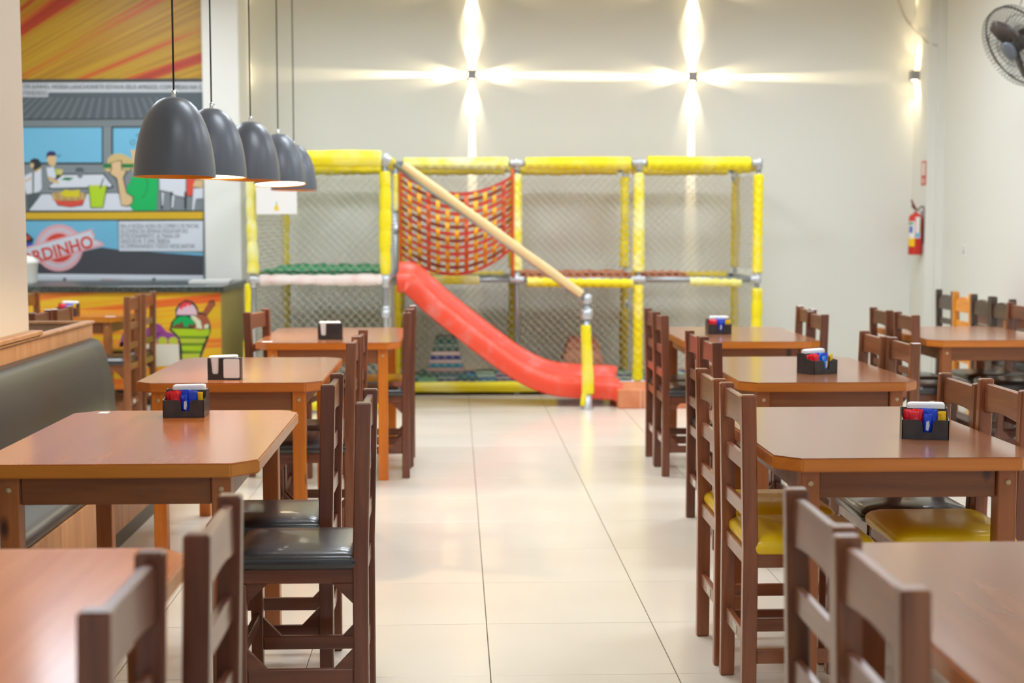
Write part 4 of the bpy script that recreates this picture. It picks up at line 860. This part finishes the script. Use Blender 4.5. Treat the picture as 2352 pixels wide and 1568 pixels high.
caddy('black condiment caddy on the table by the counter', -2.79, 10.45, 0, seed=2)
caddy('black condiment caddy on the table with two yellow seats', 1.455, 4.38, -.24, seed=3)
caddy('black condiment caddy turned at an angle on the middle right table', 1.605, 6.30, .52, lb=True, seed=4)
caddy('black condiment caddy on the farthest right table', 1.585, 8.60, 0, seed=5)
def napkin_holder(label, x, y, rz, card):
    t = thing('napkin_holder', label, 'napkin holder', (x, y, .7835), rz, 'black napkin holders'); w, th = .070, .003
    pts = [(-w, 0), (w, 0), (w, .092), (-.022, .092), (-.024, .03), (-.028, .024), (-.046, .024), (-.050, .03), (-.056, .092), (-w, .092)]
    MB().prism(pts, 'y', -.025, -.022).build('front_plate', Mcad, t); MB().box(-w, w, .022, .025, 0, .088).build('rear_plate', Mcad, t)
    MB().box(-w, -w + th, -.022, .022, 0, .088).build('side_plate', Mcad, t); MB().box(w - th, w, -.022, .022, 0, .092).build('side_plate', Mcad, t); MB().box(-w, w, -.022, .022, 0, .003).build('base', Mcad, t)
    if card:
        mb = MB(); c_ = rrect(.032, .048, .034, .041, .006, 0, 4); mb.prism([(p[0], p[1]) for p in c_], 'y', -.0262, -.0252); mb.build('white_card', Mnap, t)
    mb = MB(); a = Matrix.Rotation(-.035 if card else 0, 4, 'Y')
    q = lambda z, e: [tuple(a @ Vector(p)) for p in rrect(-.002, 0, .060 - e, .019 - e, .006, z, 3)]
    mb.rings([q(.004, 0), q(.098, 0), q(.101, .003), q(.102, .008)]); o = mb.build('napkin_pack', Mnap); o.location = (x, y, .7835); o.rotation_euler = (0, 0, rz)
    o['label'] = 'white napkins in the ' + ('holder with the white card' if card else 'plain black holder'); o['category'] = 'napkins'; o['group'] = 'napkin packs'
napkin_holder('black napkin holder with a white card on its front', -.985, 6.15, -.03, True)
napkin_holder('plain black napkin holder on the farthest left table', -.72, 8.27, .0, False)
# ---------------------------------------------------------------- pendants
Mshade = mat('shade_graphite', (84, 90, 99), .36, spec=.6); Mor = mat('shade_orange', (244, 150, 10), .55); Mcord = mat('cord_dark', (40, 34, 36), .6); Mchr = mat('chrome', (210, 214, 220), .15, metal=1)
Mbulb = mat('bulb_lit', (255, 250, 240), .3, emit=(255, 222, 165), es=160); Mboff = mat('bulb_off', (230, 230, 225), .3)
prof = [(.0, .295), (.018, .2945), (.04, .290), (.062, .278), (.082, .258), (.100, .230), (.116, .195), (.129, .155), (.138, .115), (.145, .07), (.149, .03), (.150, 0)]
mb = MB(); mb.smooth = True; mb.lathe([(max(r, .0005), z) for r, z in prof], n=56); shade_me = mb.mesh('shade', Mshade)
mb = MB(); mb.smooth = True; mb.lathe([(.150, 0), (.1475, 0)] + [(max(r - .003, .0005), z - .003 * (z > .01)) for r, z in prof[::-1]][1:][::1][::-1][:0] + [(max(r - .003, .0004), max(z - .003, 0)) for r, z in prof[::-1]][::-1][::-1], n=56) if False else None
mb = MB(); mb.smooth = True; mb.lathe([(.150, 0)] + [(max(r - .003, .0004), z if z < .01 else z - .003) for r, z in prof[::-1]], n=56); inner_me = mb.mesh('inner_lining', Mor)
def pendant(x, y, z, lit, label, tilt=(0, 0)):
    t = thing('pendant_lamp', label, 'lamp', (x, y, z), 0, 'graphite dome pendant lamps in a row')
    M = Matrix.Translation((0, 0, .31)) @ Matrix.Rotation(tilt[0], 4, 'X') @ Matrix.Rotation(tilt[1], 4, 'Y') @ Matrix.Translation((0, 0, -.31))
    s = obj('shade', shade_me, t); s.matrix_local = M
    i = obj('inner_lining', inner_me, s)
    mb = MB(); mb.smooth = True; mb.lathe([(.02, .292), (.02, .21), (.001, .205)], n=16); mb.build('socket', mat('socket', (230, 230, 230), .5), s)
    mb = MB(); mb.smooth = True; mb.lathe([(.0005, .205)] + [(.042 * math.sin(PI * k / 12), .13 + .042 * math.cos(PI * k / 12) + (.02 if k < 5 else 0)) for k in range(1, 12)] + [(.0005, .088)], n=20); mb.build('bulb', Mbulb if lit else Mboff, s)
    mb = MB(); mb.smooth = True; mb.lathe([(.0085, .293), (.0085, .318), (.006, .322), (.001, .322)], n=12); mb.tube([(.006, 0, .314), (.016, 0, .314)], .003, 8); mb.build('cord_grip', Mchr, s)
    mb = MB(); mb.smooth = True; H = 4.6 - z; mb.tube([(0, 0, .318), (0, 0, H - .02)], .0035, 8); mb.build('cord', Mcord, t)
    mb = MB(); mb.smooth = True; mb.lathe([(.05, H - .025), (.05, H), (.001, H)], n=24); mb.build('ceiling_rose', Mshade, t)
    if lit:
        mb = MB(); mb.lathe([(.001, .006), (.1465, .006), (.1465, .010), (.001, .010)], n=48); mb.build('diffuser', mat('lit_diffuser', (255, 250, 235), .4, emit=(255, 236, 190), es=9), s)
        ld = bpy.data.lights.new('bulb_light', 'SPOT'); ld.energy = 60; ld.spot_size = 2.5; ld.spot_blend = .6; ld.color = (1, .74, .42); ld.shadow_soft_size = .04
        lo = bpy.data.objects.new('bulb_light', ld); COL.objects.link(lo); lo.parent = s; lo.location = (0, 0, .0)
pendant(-1.044, 5.44, 1.618, False, 'nearest and largest graphite pendant lamp, unlit', (-.02, 0))
pendant(-1.046, 6.28, 1.643, True, 'second graphite pendant lamp from the front, lit', (-.035, .01))
pendant(-1.035, 7.38, 1.664, False, 'third graphite pendant lamp from the front, unlit, the middle one', (-.02, .01))
pendant(-1.033, 8.5, 1.672, True, 'fourth graphite pendant lamp from the front, lit and slightly tilted', (-.07, -.035))
pendant(-1.053, 9.5, 1.663, False, 'farthest and smallest graphite pendant lamp, before the notice sheet', (-.02, 0))
# ---------------------------------------------------------------- wall lamps
Mbox = mat('lamp_box', (150, 148, 150), .4); Mslot = mat('lamp_slot', (255, 240, 210), .4, emit=(255, 226, 170), es=30)
def wall_lamp(pos, n, label, axes, soft=False):
    """pos on the wall; n = outward normal"""
    p = Vector(pos); n = Vector(n); t = thing('wall_lamp', label, 'lamp', p, math.atan2(n.y, n.x) + PI / 2, 'square wall lamps with crossed beams')
    MB().box(-.042, .042, -.075, 0, -.042, .042).build('housing', Mbox, t, bevel=.003)
    for dx, dz in axes:
        if dx: MB().box(dx * .042 if dx > 0 else -.0435, dx * .0435 if dx > 0 else -.042, -.055, -.015, -.02, .02).build('lens', Mslot, t)
        else: MB().box(-.02, .02, -.055, -.015, dz * .042 if dz > 0 else -.0435, dz * .0435 if dz > 0 else -.042).build('lens', Mslot, t)
        for size, en, off, aim, bl in ((1.5, 9, .04, .25, 1), (.8, 9, .04, .2, 1)) if soft else ((.12, BEAM_A, .018, .028, .9), (.9, BEAM_B, .03, .25, 1)):
            ld = bpy.data.lights.new('beam_light', 'SPOT'); ld.energy = en; ld.spot_size = size; ld.spot_blend = bl; ld.color = (1, .80, .50); ld.shadow_soft_size = .006
            lo = bpy.data.objects.new('beam_light', ld); COL.objects.link(lo); lo.parent = t
            lo.location = (dx * .05, -off, dz * .05); d = Vector((dx, aim, dz)).normalized(); lo.rotation_euler = d.to_track_quat('-Z', 'Y').to_euler()
BEAM_A, BEAM_B = 1500, 50
cross = ((1, 0), (-1, 0), (0, 1), (0, -1))
wall_lamp((.157, 13.4, 2.81), (0, -1, 0), 'left wall lamp above the playground, throwing a cross of light', cross)
wall_lamp((2.194, 13.4, 2.80), (0, -1, 0), 'right wall lamp above the playground, throwing a cross of light', cross)
wall_lamp((.157, 13.4, 3.62), (0, -1, 0), 'upper left wall lamp cut off by the top of the picture', cross)
wall_lamp((2.194, 13.4, 3.62), (0, -1, 0), 'upper right wall lamp cut off by the top of the picture', cross)
wall_lamp((4.28, 13.28, 2.81), (-1, 0, 0), 'wall lamp on the pillar by the right corner, seen from the side', ((0, 1), (0, -1)), True)
# ---------------------------------------------------------------- extinguisher, signs, fan, outlet
t = thing('fire_extinguisher', 'red fire extinguisher hung on the pillar in the right corner', 'extinguisher', (4.215, 13.06, 1.163))
Mred_ = mat('extinguisher_red', (206, 44, 32), .3)
mb = MB(); mb.smooth = True; mb.lathe([(.001, 0), (.058, 0), (.062, .006), (.062, .33), (.056, .355), (.035, .37), (.02, .376), (.018, .39), (.001, .39)], n=32); mb.build('cylinder', Mred_, t)
def curved(name, a0, a1, z0, z1, m, r=.0627, cut=0):
    mb = MB(); mb.smooth = True; n = 10; o = len(mb.v)
    for k in range(n + 1):
        a = math.radians(a0 + (a1 - a0) * k / n); mb.v += [(r * math.cos(a), r * math.sin(a), z0 + cut * k / n), (r * math.cos(a), r * math.sin(a), z1)]
    for k in range(n): mb.face([o + 2 * k, o + 2 * k + 2, o + 2 * k + 3, o + 2 * k + 1])
    return mb.build(name, m, t)
curved('label_plate', -178, -112, .10, .305, mat('label_white', (232, 232, 230), .4)); curved('label_corner', -178, -112, .075, .15, mat('label_yellow', (244, 200, 20), .4), .0631)
curved('label_plate', -106, -64, .15, .345, mat('label_white', (232, 232, 230), .4)); curved('label_stripe', -70, -64, .2, .335, mat('label_green', (70, 160, 100), .4), .0631); curved('label_stripe', -104, -70, .155, .2, mat('label_blue', (110, 190, 220), .4), .0631)
curved('label_mark', -165, -130, .2, .26, mat('label_mark_blue', (70, 120, 200), .4), .0631); curved('label_mark', -172, -125, .275, .295, mat('label_green', (70, 160, 100), .4), .0631)
MB().box(-.014, .014, -.012, .012, .38, .42).build('valve', Mchr, t, bevel=.002)
mb = MB(); mb.tube([(.0, -.005, .41), (-.03, -.02, .45), (-.055, -.035, .50)], .009, 8, True, lambda i, q: (.012, .012, .006)[i]); mb.build('lever', mat('lever_dark_red', (120, 26, 24), .4), t)
mb = MB(); mb.tube([(.0, .0, .41), (-.028, -.015, .43), (-.045, -.03, .44)], .007, 8); mb.build('handle', mat('lever_dark', (40, 44, 40), .4), t)
mb = MB(); mb.smooth = True; mb.tube(cat([(.01, -.01, .40), (.045, -.03, .44), (.065, -.05, .40), (.063, -.045, .25), (.06, -.04, .1)]), .006, 8); mb.build('hose', mat('rubber', (36, 34, 34), .6), t)
MB().box(.045, .065, -.02, .02, .36, .40).build('wall_hook', Mchr, t)
t = thing('extinguisher_sign', 'narrow red framed sign above the fire extinguisher', 'sign', (4.279, 13.05, 1.905))
MB().box(-.004, 0, -.065, .065, -.11, .11).build('plate', mat('sign_red', (200, 40, 40), .4), t)
MB().box(-.0052, -.0041, -.048, .048, -.02, .095).build('pictogram_field', mat('sign_pale', (232, 214, 196), .4), t); MB().box(-.0052, -.0041, -.044, .044, -.095, -.045).build('lettering_field', mat('sign_pale2', (226, 170, 150), .4), t)
t = thing('wall_socket', 'small white socket plate on the right wall', 'socket', (4.42, 12.34, 1.218))
MB().box(-.008, 0, -.04, .04, -.055, .055).build('plate', Mwhite, t, bevel=.002); MB().box(-.0095, -.008, -.012, .018, -.035, .0).build('insert', mat('insert_grey', (160, 166, 160), .5), t); MB().box(-.0095, -.008, -.01, .01, .01, .03).build('insert', mat('insert_grey', (160, 166, 160), .5), t)
mb = MB(); mb.smooth = True; mb.tube(cat([(4.09, 13.394, 3.56), (4.128, 13.39, 3.465), (4.171, 13.39, 3.366), (4.24, 13.39, 3.27), (4.274, 13.30, 3.20), (4.274, 13.02, 3.08), (4.35, 12.975, 3.045)]), .0035, 6)
o = mb.build('loose_cable', mat('cable_grey', (150, 140, 120), .6)); o['label'] = 'thin loose cable hanging across the upper right corner'; o['category'] = 'cable'
# fan
fan = thing('wall_fan', 'dark caged wall fan tilted down at the upper right edge', 'fan', (3.96, 10.1, 2.693))
nrm = Vector((-.83, -.24, -.50)).normalized(); Mx = nrm.to_track_quat('Z', 'Y').to_matrix().to_4x4()
Mfan = mat('fan_metal', (60, 56, 54), .35, metal=.4)
def fb(mb, name, m): 
    mb.v = [tuple(Mx @ Vector(p)) for p in mb.v]; return mb.build(name, m, fan)
R_ = .30
ringp = lambda r, z, n=48: [(r * math.cos(2 * PI * k / n), r * math.sin(2 * PI * k / n), z) for k in range(n + 1)]
for nm, zz in (('cage_ring', 0), ):
    mb = MB(); mb.smooth = True; mb.tube(ringp(R_, 0), .006, 8, False); fb(mb, nm, Mfan)
for sgn, nm in ((1, 'front_cage'), (-1, 'rear_cage')):
    mb = MB(); D = .075
    for k in range(64):
        a = 2 * PI * k / 64; pts = [(R_ * math.cos(a), R_ * math.sin(a), 0), (R_ * .985 * math.cos(a), R_ * .985 * math.sin(a), sgn * D * .55), (R_ * .93 * math.cos(a), R_ * .93 * math.sin(a), sgn * D * .85), (R_ * .6 * math.cos(a + .12 * sgn), R_ * .6 * math.sin(a + .12 * sgn), sgn * D), (.07 * math.cos(a + .3 * sgn), .07 * math.sin(a + .3 * sgn), sgn * D * 1.05)]
        mb.tube(pts, .0022, 4)
    for r in (.2, .12): mb.tube(ringp(r, sgn * D * 1.02), .0025, 6, False)
    fb(mb, nm, Mfan)
mb = MB(); mb.smooth = True; mb.rings([[(r * math.cos(2 * PI * k / 24), r * math.sin(2 * PI * k / 24), z) for k in range(24)] for r, z in ((.07, .076), (.07, .085), (.05, .092), (.001, .094))]); fb(mb, 'front_badge', mat('fan_badge', (96, 104, 116), .3))
mb = MB(); mb.smooth = True; mb.rings([[(r * math.cos(2 * PI * k / 24), r * math.sin(2 * PI * k / 24), z) for k in range(24)] for r, z in ((.06, -.07), (.085, -.09), (.085, -.2), (.06, -.23), (.001, -.232))]); fb(mb, 'motor', Mfan)
mb = MB(); mb.smooth = True; mb.rings([[(r * math.cos(2 * PI * k / 24), r * math.sin(2 * PI * k / 24), z) for k in range(24)] for r, z in ((.001, -.03), (.045, -.03), (.045, .03), (.03, .045), (.001, .048))]); fb(mb, 'hub', Mfan)
for b_ in range(3):
    mb = MB(); mb.smooth = True; rr = []
    for k in range(7):
        r = .04 + .22 * k / 6; wdt = .03 + .04 * math.sin(PI * min(1, k / 7 + .1)); a0 = b_ * 2 * PI / 3 + .25 * k / 6; tw = .5 - .25 * k / 6
        c = Vector((r * math.cos(a0), r * math.sin(a0), 0)); tg = Vector((-math.sin(a0), math.cos(a0), 0)) * math.cos(tw) + Vector((0, 0, 1)) * math.sin(tw); up = Vector((0, 0, .0015))
        rr.append([c - tg * wdt - up, c + tg * wdt - up, c + tg * wdt + up, c - tg * wdt + up])
    mb.rings(rr); fb(mb, 'blade', mat('blade', (96, 84, 78), .35))
mb = MB(); mb.smooth = True; base = Vector((.46, .0, .24)); mo = (Mx @ Vector((0, 0, -.2)))
mb.tube([tuple(mo), tuple(mo + Vector((.08, 0, .02))), (.35, 0, .2), tuple(base)], .016, 10); mb.build('bracket', Mfan, fan)
MB().box(.445, .46, -.05, .05, .17, .31).build('wall_plate', Mfan, fan, bevel=.003)
mb = MB(); mb.tube([(.0, -.02, .28), (.12, -.02, .62), (.2, 0, 1.2), (.25, 0, 1.9)], .003, 6); mb.build('power_cord', Mcord, fan)
